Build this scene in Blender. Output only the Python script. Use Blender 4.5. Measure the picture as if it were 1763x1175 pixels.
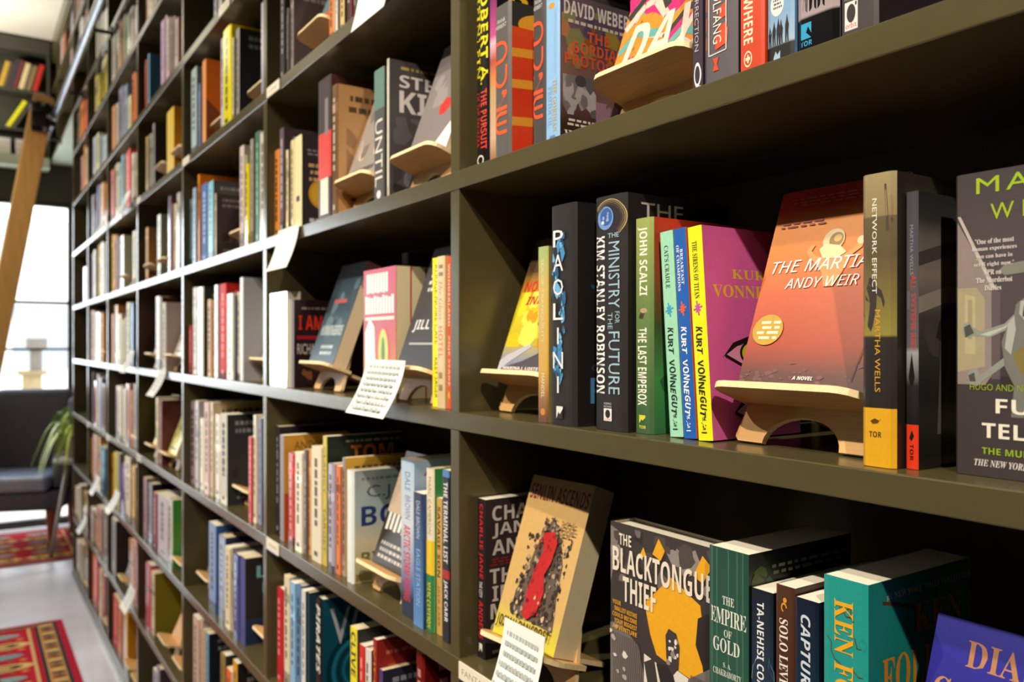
import bpy, bmesh, math, random
from mathutils import Matrix, Vector
for o in list(bpy.data.objects): bpy.data.objects.remove(o)
SC=bpy.context.scene; COL=SC.collection
# ------------------------------------------------ camera, world, lights, exposure
PHI=math.atan(940.5/1410.); CAMZ=1.46
cd=bpy.data.cameras.new('camera'); cam=bpy.data.objects.new('camera',cd); COL.objects.link(cam); SC.camera=cam
cam.location=(0,-.56,CAMZ); cam.rotation_euler=(math.pi/2,0,math.pi/2-PHI)
cd.sensor_width=36; cd.lens=36*1410/1763.; cd.shift_y=.00255; cd.clip_start=.02; cd.clip_end=200
cd.dof.use_dof=True; cd.dof.focus_distance=.74; cd.dof.aperture_fstop=6.3; cd.dof.aperture_blades=7
SC.view_settings.view_transform='Standard'; SC.view_settings.look='None'; SC.view_settings.gamma=1; SC.view_settings.exposure=0.0
W=bpy.data.worlds.new('world'); SC.world=W; W.use_nodes=True
bg=W.node_tree.nodes['Background']; bg.inputs[0].default_value=(.93,.97,1,1); bg.inputs[1].default_value=4.5
def lamp(name,kind,loc,energy,color,size=.1,target=None,spot=None,sy=None):
    d=bpy.data.lights.new(name,kind); o=bpy.data.objects.new(name,d); COL.objects.link(o)
    o.location=loc; d.energy=energy; d.color=color
    if kind=='AREA':
        d.size=size
        if sy: d.shape='RECTANGLE'; d.size_y=sy
    else: d.shadow_soft_size=size
    if spot: d.spot_size=spot; d.spot_blend=.9
    if target is not None: o.rotation_euler=(Vector(target)-Vector(loc)).to_track_quat('-Z','Y').to_euler()
    return o
WARM=(1,.89,.72)
lamp('window_daylight','AREA',(-7.75,-1.55,1.85),100,(.84,.94,1),3.2,(0,-1.55,1.7),sy=1.5)
lamp('ceiling_spot','SPOT',(-.62,-1.95,3.55),310,WARM,.035,(-.80,0,1.3),math.radians(62))
lamp('ceiling_spot','SPOT',(1.35,-1.45,3.5),310,WARM,.035,(-.62,0,1.3),math.radians(52))
lamp('added_ceiling_uplight','AREA',(-6.7,-.95,3.05),26,(1,.95,.86),.35,(-6.8,-.85,3.8))  # added unseen source, brightens the ceiling near the window
lamp('ceiling_spot','SPOT',(-1.9,-1.95,3.55),235,WARM,.04,(-1.75,0,1.4),math.radians(66))
lamp('ceiling_spot','SPOT',(-3.5,-1.95,3.55),205,WARM,.05,(-3.2,0,1.4),math.radians(75))
lamp('ceiling_spot','SPOT',(-5.2,-1.95,3.55),180,WARM,.06,(-5.0,0,1.4),math.radians(80))

DISP=[('C',0,-1.5657,'7d8c92','5b4a48',1,0.02),
('C',1,-1.364,'8a817a','c9b09a',1,0.03),
('C',1,-1.1275,'77706f','4a4446',1,0.022),
('C',2,-1.5549,'2f4250','1d2a38',1,0.03),
('C',2,-1.1591,'37363b','2a292d',1,0.024),
('C',3,-1.2645,'b9a48f','3a3126',1,0.02),
('B',0,-2.3772,'8a4a20','7a4018',1,0.02),
('B',0,-2.0104,'25505c','8fa3b4',1,0.03),
('B',1,-2.1781,'8d6a80','7a5a6e',1,0.02),
('B',2,-1.9948,'b4b0b6','5a7fc0',1,0.02),
('B',3,-2.1486,'','',0,0),
('B',4,-2.5533,'6a6455','c9781c',1,0.02),
('B',4,-1.9641,'e0cfc4','b09080',1,0.02),
('A',0,-3.0752,'','',0,0),
('A',0,-2.7986,'','',0,0),
('A',1,-3.3,'','',0,0),
('A',1,-3.0422,'','',0,0),
('A',2,-3.275,'a8574c','c01818',1,0.02),
('A',2,-2.916,'cfc6bd','b5a89e',1,0.02),
('A',3,-3.275,'d9c21e','c0a818',1,0.02),
('A',3,-2.9991,'e6e08c','d0c878',1,0.02),
('A',4,-2.779,'','',0,0),
('A',5,-3.0313,'','',0,0),
('A',5,-2.779,'','',0,0),
('Z',5,-3.9329,'2a2726','4a4644',1,0.02),
('Z',6,-3.7673,'','',0,0),
('Z',6,-3.5881,'','',0,0),
('Y',6,-4.4043,'','',0,0),
('X',6,-5.1614,'','',0,0),
('Y',2,-4.4963,'','',0,0),
('Z',1,-3.8651,'','',0,0),
('Z',3,-3.5881,'','',0,0)]
BOOKS=[('C',0,-1.7725,0.0275,0.2336,0.012,0.154,'2c2524','',0),
('C',0,-1.7444,0.0112,0.1537,0.017,0.101,'4a3f3c','',1),
('C',0,-1.7326,0.0166,0.213,0.022,0.141,'8d8480','6b5b58',2),
('C',0,-1.4902,0.0237,0.15,0.015,0.099,'c9783e','d8cfc4',3),
('C',0,-1.4659,0.008,0.15,0.019,0.099,'d9d0c2','7b7068',4),
('C',0,-1.428,0.0195,0.15,0.012,0.099,'cbb06c','3a2b2b',5),
('C',0,-1.408,0.0198,0.15,0.017,0.099,'4a3030','8a1f24',6),
('C',0,-1.3876,0.0113,0.15,0.022,0.099,'3b4139','',7),
('C',1,-1.8334,0.0316,0.1961,0.019,0.129,'d98a3c','d9a36a',0),
('C',1,-1.7765,0.0276,0.2318,0.012,0.153,'54404a','3b2a33',1),
('C',1,-1.7483,0.0132,0.1812,0.017,0.12,'e0d3a0','3a2d34',2),
('C',1,-1.7345,0.0241,0.1993,0.022,0.132,'ddd09e','3a2d34',3),
('C',1,-1.6847,0.0412,0.1951,0.015,0.129,'dccf9c','2e232b',4),
('C',1,-1.5585,0.068,0.2785,0.019,0.184,'3a2a2c','4a2420',5),
('C',1,-1.4682,0.0261,0.2456,0.012,0.162,'6d5138','b98a5b',6),
('C',1,-1.2885,0.0404,0.2243,0.017,0.148,'4b4a48','2a2624',7),
('C',1,-1.2475,0.008,0.2352,0.022,0.155,'b9b0a8','4a4446',8),
('C',2,-1.7219,0.0243,0.1874,0.015,0.124,'8d8a92','2a1a1d',0),
('C',2,-1.0836,0.0269,0.2211,0.019,0.146,'efe314','d9c813',1),
('C',2,-1.0561,0.0234,0.2205,0.012,0.145,'d3b98d','c8a877',2),
('C',2,-1.0321,0.008,0.2195,0.017,0.145,'e0532e','d04a28',3),
('C',3,-1.8334,0.0238,0.2449,0.022,0.162,'2c2530','221c28',0),
('C',3,-1.7843,0.0277,0.2302,0.015,0.152,'8e8484','c98d2c',1),
('C',3,-1.7407,0.0377,0.1963,0.019,0.13,'b8322f','2f3236',2),
('C',3,-1.6756,0.0392,0.2052,0.012,0.135,'e5ddcd','d7cfbf',3),
('C',3,-1.6358,0.0146,0.2138,0.017,0.141,'6b5f61','57494c',4),
('C',3,-1.6206,0.0109,0.2151,0.022,0.142,'d89a50','f0e6d6',5),
('C',3,-1.5856,0.0516,0.2266,0.015,0.15,'ded3bb','d2c6ac',6),
('C',3,-1.5334,0.0203,0.251,0.019,0.166,'c8b43a','17271f',7),
('C',3,-1.489,0.0281,0.2036,0.012,0.134,'a49cae','9a90a4',8),
('C',3,-1.4603,0.0184,0.202,0.017,0.133,'d97e4e','c96f40',9),
('C',3,-1.4413,0.0137,0.2192,0.022,0.145,'8d8682','d6a43c',10),
('C',3,-1.4037,0.0295,0.2022,0.015,0.133,'dbe0dc','aab5b4',11),
('C',3,-1.189,0.0453,0.248,0.019,0.164,'a9bfd6','9fb4cc',12),
('C',3,-1.1319,0.0318,0.2033,0.012,0.134,'39568a','2d4878',13),
('C',3,-1.0996,0.0232,0.2435,0.017,0.161,'dfd3b8','3f8a4b',14),
('C',3,-1.0757,0.0162,0.2017,0.022,0.133,'c59a55','8a6a3a',15),
('C',3,-1.045,0.0206,0.2481,0.015,0.164,'23252f','1d1f28',16),
('C',4,-1.8124,0.0344,0.2098,0.017,0.138,'c0272b','b02025',0),
('C',4,-1.7774,0.035,0.245,0.022,0.162,'d9cbb0','c8b89c',1),
('C',4,-1.7163,0.0297,0.2464,0.015,0.163,'86b3d6','79a5c8',2),
('C',4,-1.686,0.0246,0.2464,0.019,0.163,'5d7fa8','4d6c92',3),
('C',4,-1.6364,0.0225,0.2494,0.012,0.165,'cfcfcb','2b2f35',4),
('C',4,-1.6133,0.008,0.2479,0.017,0.164,'2b4550','173742',5),
('C',4,-1.5814,0.0306,0.2463,0.022,0.163,'17191d','0f4a5c',6),
('C',4,-1.3875,0.0303,0.2453,0.015,0.162,'e0d126','2a2c2a',7),
('C',4,-1.3566,0.0209,0.2214,0.019,0.146,'d23127','c02a22',8),
('C',4,-1.3148,0.0219,0.2286,0.012,0.151,'ded9d2','25282b',9),
('C',4,-1.2922,0.0132,0.2505,0.017,0.165,'9a2620','8f1f1a',10),
('C',4,-1.2784,0.0129,0.202,0.022,0.133,'4a4172','29283a',11),
('C',4,-1.129,0.025,0.285,0.015,0.188,'6d1612','5d100e',12),
('B',-1,-2.3682,0.0256,0.15,0.017,0.099,'b3aebb','',0),
('B',-1,-2.342,0.008,0.15,0.022,0.099,'8a7f84','',1),
('B',-1,-2.3106,0.0276,0.15,0.015,0.099,'ddd6c8','',2),
('B',0,-2.622,0.0681,0.2597,0.012,0.171,'9fb0ae','6a7472',0),
('B',0,-2.5533,0.0248,0.2016,0.017,0.133,'5f6f94','4a5676',1),
('B',0,-2.5279,0.0205,0.2529,0.022,0.167,'8a8496','5d586a',2),
('B',0,-2.4939,0.0412,0.2524,0.015,0.167,'d88a3c','e07414',3),
('B',0,-2.3017,0.0275,0.2593,0.019,0.171,'b9b3ba','a09aa2',4),
('B',0,-2.255,0.0781,0.2626,0.012,0.173,'ecdf1e','d4c31a',5),
('B',0,-2.1763,0.0112,0.2244,0.017,0.148,'ded5b0','5b4a36',6),
('B',0,-2.1645,0.0326,0.2409,0.022,0.159,'8f8a86','241d1d',7),
('B',0,-1.9231,0.0292,0.2251,0.015,0.149,'aaa6bb','a09aa2',8),
('B',1,-2.675,0.008,0.2579,0.15,0.125,'8d6a80','7a5a6e',6),
('B',1,-2.6721,0.0314,0.2089,0.019,0.129,'6a8790','',0),
('B',1,-2.6664,0.009,0.29,0.15,0.125,'e3c4ad','c8a890',7),
('B',1,-2.654,0.0301,0.29,0.15,0.125,'5a5f8a','',8),
('B',1,-2.6027,0.0414,0.2316,0.012,0.153,'7d97b4','5d7793',1),
('B',1,-2.5607,0.0213,0.267,0.017,0.176,'e58a1c','d4761a',2),
('B',1,-2.5388,0.0732,0.2319,0.022,0.153,'3a5f9e','30518a',3),
('B',1,-2.427,0.0594,0.2208,0.015,0.146,'6bb4c9','5d5a5a',4),
('B',1,-2.367,0.0142,0.1818,0.019,0.12,'dbd2b4','4b3f3d',5),
('B',1,-2.1026,0.0395,0.2581,0.015,0.17,'c9b5ad','b09c94',9),
('B',1,-2.0625,0.008,0.232,0.019,0.153,'cfcf96','',10),
('B',1,-2.0438,0.0274,0.2025,0.012,0.134,'e6d21e','c9b61a',11),
('B',1,-2.0157,0.0209,0.2595,0.017,0.171,'9a8f86','7d736b',12),
('B',1,-1.9942,0.0344,0.2719,0.022,0.179,'2d6b45','e0e0d8',13),
('B',1,-1.9322,0.0383,0.255,0.015,0.168,'d9d4c8','5a6e98',14),
('B',2,-2.6648,0.0314,0.15,0.015,0.099,'c02b28','',0),
('B',2,-2.6328,0.0529,0.2645,0.019,0.175,'cfc2b2','bdb0a0',1),
('B',2,-2.5428,0.0681,0.2598,0.012,0.171,'ddd5bd','2f3a30',2),
('B',2,-2.4409,0.0402,0.2199,0.017,0.145,'d9b48c','',3),
('B',2,-2.4002,0.0115,0.2184,0.022,0.144,'d9a07a','',4),
('B',2,-2.3547,0.0379,0.2557,0.015,0.169,'a9a89c','6a6a60',5),
('B',2,-2.3162,0.0674,0.2561,0.019,0.169,'cf1f1f','c41a1c',6),
('B',2,-2.2139,0.0593,0.2244,0.012,0.148,'dcd6c4','cfc8b6',7),
('B',2,-2.154,0.0081,0.2178,0.017,0.144,'4a4f6a','',8),
('B',2,-2.1453,0.016,0.2266,0.022,0.15,'ddd8c6','',9),
('B',2,-2.0992,0.0286,0.2597,0.015,0.171,'c9c9c4','a8a6a8',10),
('B',3,-2.675,0.0537,0.2529,0.022,0.167,'a8979c','8a7a80',0),
('B',3,-2.6041,0.1013,0.2131,0.15,0.125,'b9bacb','34406e',7),
('B',3,-2.5837,0.0408,0.2595,0.015,0.133,'c9c5c4','',1),
('B',3,-2.5423,0.0422,0.2104,0.019,0.129,'f0e4cc','4a1c1c',2),
('B',3,-2.4608,0.0511,0.2616,0.012,0.173,'e3c9c4','d0b6b0',3),
('B',3,-2.4091,0.028,0.2653,0.017,0.175,'ddcdb4','c9b490',4),
('B',3,-2.3805,0.0585,0.2337,0.022,0.154,'ddd2bb','c9beaa',5),
('B',3,-2.2895,0.0655,0.2418,0.015,0.16,'d4d1c8','2a2c30',6),
('B',3,-2.0138,0.0244,0.2049,0.012,0.135,'c9464a','',8),
('B',3,-1.9889,0.018,0.259,0.017,0.171,'e3d9c0','cfc5ae',9),
('B',3,-1.9703,0.0267,0.2531,0.022,0.167,'8f95b4','2b3050',10),
('B',4,-2.4274,0.0785,0.2453,0.017,0.162,'7d95c4','1f4f94',0),
('B',4,-2.3407,0.0644,0.2249,0.022,0.148,'9fb2cc','1c2c4c',1),
('B',4,-2.2441,0.0492,0.2136,0.015,0.141,'e0d0b0','cdbd9d',2),
('B',4,-2.1943,0.0114,0.2181,0.019,0.144,'b0a994','',3),
('B',4,-2.1518,0.0433,0.2149,0.012,0.142,'4d5c98','38467c',4),
('B',4,-2.1079,0.0463,0.2171,0.017,0.143,'4d4a88','1a1717',5),
('B',5,-2.5989,0.0671,0.2605,0.012,0.172,'d0b3a4','c4a898',0),
('B',5,-2.5313,0.0207,0.2626,0.017,0.173,'d9bfae','',1),
('B',5,-2.51,0.0167,0.2401,0.022,0.158,'e0b993','',2),
('B',5,-2.4577,0.0374,0.2503,0.015,0.165,'63a3bf','10151f',3),
('B',5,-2.309,0.0454,0.2355,0.019,0.155,'8f7d3c','241f18',4),
('B',5,-2.2197,0.0456,0.2251,0.012,0.149,'e0602a','d0cabc',5),
('B',5,-2.1735,0.0411,0.2595,0.017,0.171,'d59c2c','1c1414',6),
('A',-2,-3.4367,0.0487,0.2228,0.022,0.147,'e0b89e','',0),
('A',-2,-3.3384,0.0754,0.1755,0.015,0.116,'e3dcc4','',1),
('A',-2,-3.2625,0.0495,0.1658,0.019,0.109,'ded7bd','',2),
('A',-1,-3.4256,0.0306,0.2052,0.017,0.135,'c05048','',0),
('A',-1,-3.3944,0.0303,0.2209,0.022,0.146,'6aa3b8','4f8ca4',1),
('A',-1,-3.1055,0.0563,0.2468,0.015,0.163,'c6a0c4','b590b4',2),
('A',-1,-3.0486,0.0229,0.2528,0.019,0.167,'dcc6d4','',3),
('A',-1,-2.9817,0.0384,0.2179,0.012,0.144,'cdb9ae','',4),
('A',-1,-2.9427,0.0162,0.2132,0.017,0.141,'bfa79c','',5),
('A',-1,-2.9259,0.0204,0.2107,0.022,0.139,'d0bcb2','',6),
('A',-1,-2.8635,0.04,0.1777,0.015,0.117,'c9bab0','cfa596',7),
('A',-1,-2.7872,0.0462,0.2174,0.019,0.143,'d48f56','',8),
('A',0,-3.4841,0.008,0.2808,0.15,0.125,'e0cdaa','',3),
('A',0,-3.4755,0.008,0.2808,0.15,0.125,'7d7078','',4),
('A',0,-3.3777,0.042,0.2156,0.012,0.142,'b99a5c','',0),
('A',0,-3.3351,0.0349,0.219,0.017,0.145,'bfbdb0','',1),
('A',0,-3.2996,0.0394,0.2502,0.022,0.165,'8a8a88','4b484c',2),
('A',0,-2.9886,0.1145,0.2174,0.012,0.144,'e7c02c','d4920f',5),
('A',1,-3.4841,0.008,0.29,0.15,0.125,'e3dbbd','cfc5a5',1),
('A',1,-3.4755,0.008,0.29,0.15,0.125,'e0be78','d09a58',2),
('A',1,-3.4669,0.008,0.29,0.15,0.125,'2e8ca0','267c90',4),
('A',1,-3.4583,0.008,0.29,0.15,0.125,'c0b0b2','',5),
('A',1,-3.424,0.0485,0.2092,0.019,0.138,'d9a86a','',0),
('A',1,-3.2104,0.0591,0.2303,0.022,0.152,'d5e3cb','',3),
('A',1,-2.9667,0.0383,0.2605,0.012,0.172,'8a7f98','6a3a52',6),
('A',1,-2.9278,0.0106,0.2328,0.017,0.154,'c99aa0','',7),
('A',1,-2.9166,0.0293,0.2302,0.022,0.152,'e3d29c','',8),
('A',1,-2.8456,0.0439,0.2537,0.015,0.167,'ddd9d2','',9),
('A',2,-3.4841,0.0109,0.29,0.15,0.125,'dfd8cf','3a6ab0',3),
('A',2,-3.1995,0.0697,0.2644,0.015,0.175,'ddc6b8','',0),
('A',2,-3.1292,0.0175,0.2581,0.019,0.17,'dcd6c0','5a2622',1),
('A',2,-3.0663,0.0601,0.2366,0.012,0.156,'ccc4b4','c4b2a8',2),
('A',3,-3.4841,0.008,0.1906,0.15,0.125,'d6cdbf','c4baaa',0),
('A',3,-3.4755,0.008,0.1875,0.15,0.125,'8f9ca0','7d8a90',4),
('A',3,-3.4669,0.008,0.1847,0.15,0.125,'e6e0de','d4cec8',5),
('A',3,-3.1995,0.0438,0.2355,0.015,0.155,'d9c27c','',1),
('A',3,-3.1551,0.008,0.2259,0.019,0.149,'c08a6a','',2),
('A',3,-3.1208,0.0462,0.2316,0.012,0.153,'8a4a44','6a3834',3),
('A',4,-3.4631,0.0681,0.2331,0.017,0.154,'a87078','',0),
('A',4,-3.3944,0.0714,0.2207,0.022,0.146,'a9b8c8','30241f',1),
('A',4,-3.2517,0.061,0.2061,0.015,0.136,'9a4a52','7a3a44',2),
('A',4,-3.1901,0.184,0.2114,0.019,0.14,'c4b4bc','a89cab',3),
('A',4,-2.9614,0.0556,0.2283,0.012,0.151,'dfe6d8','4a9a44',4),
('A',5,-3.4841,0.008,0.15,0.15,0.125,'98a9bb','8496aa',2),
('A',5,-3.4755,0.008,0.15,0.15,0.125,'e0623a','8a7f74',3),
('A',5,-3.3898,0.0894,0.2456,0.012,0.162,'d0566a','c04a5c',0),
('A',5,-3.2999,0.0621,0.2311,0.017,0.153,'dccaa8','8f8018',1),
('A',6,-3.28,0.0561,0.1979,0.019,0.131,'a79aa4','',0),
('A',6,-3.1768,0.0588,0.2419,0.012,0.16,'8f8aa0','4a3a44',1),
('Z',-2,-4.3003,0.008,0.2325,0.022,0.153,'e39a4e','',0),
('Z',-2,-4.2799,0.1089,0.2325,0.015,0.153,'e3d6bb','',1),
('Z',-2,-4.1705,0.0764,0.2325,0.019,0.153,'ded5af','',2),
('Z',-2,-4.0327,0.082,0.2289,0.012,0.151,'d9a070','',3),
('Z',-2,-3.95,0.0524,0.2325,0.017,0.153,'d9d4a8','',4),
('Z',-2,-3.897,0.0505,0.2237,0.022,0.148,'a9c98c','9aba7d',5),
('Z',-2,-3.7673,0.0723,0.1972,0.015,0.13,'e6e2d2','',6),
('Z',-2,-3.6944,0.0307,0.1897,0.019,0.125,'e0c6c0','',7),
('Z',-2,-3.6094,0.0539,0.1552,0.012,0.102,'dca4b8','',8),
('Z',-1,-4.28,0.0818,0.2273,0.017,0.15,'e39a6a','',0),
('Z',-1,-4.1975,0.0601,0.2232,0.022,0.147,'dfd7ba','',1),
('Z',-1,-4.0756,0.1239,0.2544,0.015,0.168,'9a95ac','',2),
('Z',-1,-3.9512,0.0908,0.238,0.019,0.157,'8a93a8','78849c',3),
('Z',-1,-3.7954,0.0735,0.1526,0.012,0.101,'dcd8a8','',4),
('Z',-1,-3.7212,0.0664,0.2296,0.017,0.152,'e38048','',5),
('Z',-1,-3.6542,0.05,0.219,0.022,0.145,'e0984a','',6),
('Z',0,-4.2799,0.0734,0.2445,0.012,0.161,'d96a4e','',0),
('Z',0,-4.2059,0.1125,0.2562,0.017,0.169,'dcd9cc','',1),
('Z',0,-4.0928,0.0317,0.2497,0.022,0.165,'9fbdb4','',2),
('Z',0,-4.0005,0.0727,0.2632,0.015,0.174,'7d9aae','',3),
('Z',0,-3.9272,0.0439,0.255,0.019,0.168,'c0b2a4','',4),
('Z',0,-3.8255,0.0892,0.2495,0.012,0.165,'d0403c','b9342f',5),
('Z',0,-3.7357,0.053,0.2217,0.017,0.146,'e0d5bf','',6),
('Z',0,-3.6821,0.0373,0.2158,0.022,0.142,'dcd2bb','',7),
('Z',1,-4.3003,0.0478,0.2769,0.019,0.129,'e0c070','',0),
('Z',1,-4.3003,0.008,0.29,0.15,0.125,'d5401e','',4),
('Z',1,-4.2917,0.008,0.29,0.15,0.125,'dfe0bd','',5),
('Z',1,-4.1885,0.0531,0.2647,0.012,0.175,'d98a40','',1),
('Z',1,-4.1347,0.0328,0.2569,0.017,0.17,'5d5870','',2),
('Z',1,-4.1013,0.1061,0.2473,0.022,0.163,'dfe2c6','',3),
('Z',1,-3.6789,0.0695,0.2232,0.012,0.147,'e6e8d0','',6),
('Z',2,-4.2799,0.046,0.2318,0.015,0.153,'d98a4a','',0),
('Z',2,-4.2333,0.0877,0.2725,0.019,0.18,'dcb98a','c07a30',1),
('Z',2,-4.0834,0.1085,0.2259,0.012,0.149,'e0dace','',2),
('Z',2,-3.9743,0.0374,0.2003,0.017,0.132,'d9d470','',3),
('Z',2,-3.9364,0.0285,0.2072,0.022,0.137,'d9c4bc','',4),
('Z',2,-3.8499,0.0826,0.269,0.015,0.178,'dcdcc0','',5),
('Z',2,-3.7667,0.0538,0.2643,0.019,0.174,'3f7cb4','',6),
('Z',3,-4.2076,0.0959,0.2358,0.022,0.156,'cbbab0','',0),
('Z',3,-4.0503,0.0743,0.2427,0.015,0.16,'dccfae','',1),
('Z',3,-3.9754,0.0687,0.2342,0.019,0.155,'d2cba8','',2),
('Z',3,-3.8408,0.0825,0.2591,0.012,0.171,'cf8a7c','',3),
('Z',3,-3.7577,0.0466,0.2342,0.017,0.155,'d9905a','',4),
('Z',3,-3.7105,0.038,0.2631,0.022,0.174,'cfcbc6','',5),
('Z',4,-4.3003,0.0296,0.2315,0.017,0.153,'d98a20','',0),
('Z',4,-4.2701,0.1153,0.2414,0.022,0.159,'c9b90f','',1),
('Z',4,-4.0927,0.0508,0.2565,0.015,0.169,'8a8272','',2),
('Z',4,-4.0413,0.0953,0.2204,0.019,0.145,'6a35a0','',3),
('Z',4,-3.8794,0.143,0.2678,0.012,0.177,'dccfb8','',4),
('Z',4,-3.7357,0.0809,0.2447,0.017,0.161,'e3ae0f','',5),
('Z',5,-4.3003,0.008,0.15,0.15,0.125,'4d5570','',1),
('Z',5,-4.2917,0.008,0.15,0.15,0.125,'d5583a','',2),
('Z',5,-4.2613,0.126,0.2637,0.012,0.174,'8f8f90','3a3434',0),
('Z',5,-3.797,0.102,0.2538,0.015,0.167,'d0a07a','',3),
('Z',5,-3.6944,0.0788,0.2732,0.019,0.18,'cf968c','',4),
('Z',6,-4.3003,0.008,0.15,0.15,0.125,'c0aa90','',3),
('Z',6,-4.2917,0.008,0.15,0.15,0.125,'9a948f','',4),
('Z',6,-4.2616,0.1333,0.2257,0.019,0.149,'c43a34','',0),
('Z',6,-4.0664,0.0915,0.2424,0.012,0.16,'d97a34','',1),
('Z',6,-3.9743,0.1315,0.2456,0.017,0.162,'e0a00c','',2),
('Y',-3,-4.842,0.1141,0.219,0.015,0.145,'d5cdb4','',0),
('Y',-3,-4.7273,0.1112,0.219,0.019,0.145,'d9d0bb','',1),
('Y',-3,-4.546,0.1318,0.1696,0.012,0.112,'d4cbae','',2),
('Y',-2,-4.9409,0.1056,0.2325,0.022,0.153,'c9b45e','',0),
('Y',-2,-4.7616,0.0889,0.1868,0.015,0.123,'d9be2c','',1),
('Y',-2,-4.6589,0.1869,0.2325,0.019,0.153,'e3cd2e','',2),
('Y',-1,-4.9707,0.0841,0.2249,0.017,0.148,'c4c4d0','',0),
('Y',-1,-4.886,0.0964,0.2269,0.022,0.15,'d9d8b0','c9c07a',1),
('Y',-1,-4.7168,0.1194,0.1778,0.015,0.117,'a9bdc8','',2),
('Y',-1,-4.5968,0.1047,0.1538,0.019,0.101,'b9cad0','',3),
('Y',0,-5.0012,0.0856,0.2339,0.012,0.154,'8a8590','',0),
('Y',0,-4.9149,0.0518,0.2325,0.017,0.153,'9a9098','',1),
('Y',0,-4.8625,0.0953,0.2668,0.022,0.176,'5c5f90','',2),
('Y',0,-4.6837,0.1283,0.2435,0.015,0.161,'dca86a','',3),
('Y',0,-4.5548,0.0828,0.2252,0.019,0.149,'d99a55','',4),
('Y',1,-5.0574,0.0529,0.2568,0.019,0.17,'aa9cba','',0),
('Y',1,-4.9276,0.0833,0.2644,0.012,0.174,'d0c8b0','',1),
('Y',1,-4.8437,0.027,0.2628,0.017,0.173,'8a9a90','',2),
('Y',1,-4.816,0.0823,0.281,0.022,0.185,'dcb43c','',3),
('Y',1,-4.6618,0.0855,0.2782,0.015,0.184,'d9d0c4','',4),
('Y',1,-4.5757,0.0429,0.2698,0.019,0.178,'e0ddce','',5),
('Y',2,-5.0574,0.1204,0.2745,0.015,0.181,'dcc2bb','',0),
('Y',2,-4.9364,0.0757,0.2648,0.019,0.175,'dfcfae','',1),
('Y',2,-4.7863,0.1011,0.2558,0.012,0.169,'d5c8a8','',2),
('Y',2,-4.6846,0.0989,0.2503,0.017,0.165,'dda050','',3),
('Y',3,-5.0574,0.0313,0.2737,0.022,0.181,'9fa8b4','',0),
('Y',3,-4.9129,0.0709,0.231,0.015,0.152,'cf5a48','',1),
('Y',3,-4.8414,0.0723,0.2697,0.019,0.178,'cdd0c6','',2),
('Y',3,-4.6963,0.087,0.2572,0.012,0.17,'8590b4','',3),
('Y',3,-4.6087,0.0647,0.2294,0.017,0.151,'8a5a3c','',4),
('Y',4,-5.0574,0.025,0.2308,0.017,0.152,'d9a02c','',0),
('Y',4,-5.0318,0.1618,0.2588,0.022,0.171,'dca898','',1),
('Y',4,-4.7958,0.0901,0.2702,0.015,0.178,'dcaa4a','',2),
('Y',4,-4.7051,0.1723,0.2283,0.019,0.151,'4a7f9c','',3),
('Y',5,-5.0514,0.1116,0.1825,0.012,0.12,'c0b0a8','',0),
('Y',5,-4.9391,0.0877,0.2016,0.017,0.133,'ceb080','',1),
('Y',5,-4.8508,0.1609,0.2218,0.022,0.146,'c98a72','',2),
('Y',5,-4.5974,0.2033,0.2337,0.015,0.154,'4a4436','',3),
('Y',6,-5.0574,0.1017,0.2446,0.019,0.129,'d95a2c','',0),
('Y',6,-5.0574,0.008,0.15,0.15,0.125,'c08a6c','',4),
('Y',6,-4.8797,0.1161,0.2844,0.012,0.188,'d9341f','',1),
('Y',6,-4.7629,0.1134,0.2373,0.017,0.157,'d9ae6a','',2),
('Y',6,-4.6467,0.0841,0.2316,0.022,0.153,'b0605a','',3),
('X',-5,-5.8015,0.0334,0.1866,0.012,0.123,'dcae9a','',0),
('X',-5,-5.7675,0.0615,0.205,0.017,0.135,'d0a8a0','',1),
('X',-5,-5.6925,0.152,0.1889,0.022,0.125,'c9a490','',2),
('X',-4,-5.8015,0.008,0.2087,0.019,0.138,'bfbabf','',0),
('X',-4,-5.5946,0.1494,0.212,0.012,0.14,'ece8e0','',1),
('X',-4,-5.4446,0.0811,0.1874,0.017,0.124,'e6d9ce','',2),
('X',-4,-5.3629,0.0778,0.206,0.022,0.136,'d98a50','',3),
('X',-2,-5.8015,0.109,0.2325,0.022,0.153,'c0a490','',0),
('X',-2,-5.5733,0.1907,0.2325,0.015,0.153,'e07f24','',1),
('X',-2,-5.382,0.1195,0.2068,0.019,0.136,'d0502a','',2),
('X',-1,-5.5522,0.1031,0.23,0.017,0.152,'dcb0a0','',0),
('X',-1,-5.4485,0.0807,0.2791,0.022,0.184,'d98058','',1),
('X',-1,-5.2848,0.0945,0.2296,0.015,0.152,'cfc48a','',2),
('X',1,-5.4438,0.1267,0.2104,0.019,0.139,'d9b49c','',0),
('X',5,-5.8015,0.1449,0.1889,0.012,0.125,'d0ae94','',0),
('X',5,-5.656,0.1038,0.2197,0.017,0.145,'c4bfa0','',1),
('X',5,-5.4963,0.1839,0.2016,0.022,0.133,'c9a45c','',2),
('X',6,-5.8015,0.1644,0.1805,0.019,0.119,'c9b4a8','',0),
('X',6,-5.534,0.1607,0.2253,0.012,0.149,'a9926c','',1),
('X',6,-5.3727,0.1059,0.257,0.017,0.17,'b5a27c','',2),
('W',-5,-6.7679,0.1921,0.205,0.012,0.135,'a99488','',0),
('W',-5,-6.5752,0.0856,0.205,0.017,0.135,'cf7a48','',1),
('W',-5,-6.1992,0.1362,0.205,0.022,0.135,'9a98b0','',2),
('W',-4,-6.1725,0.1356,0.212,0.019,0.14,'c09a90','',0)]
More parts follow.
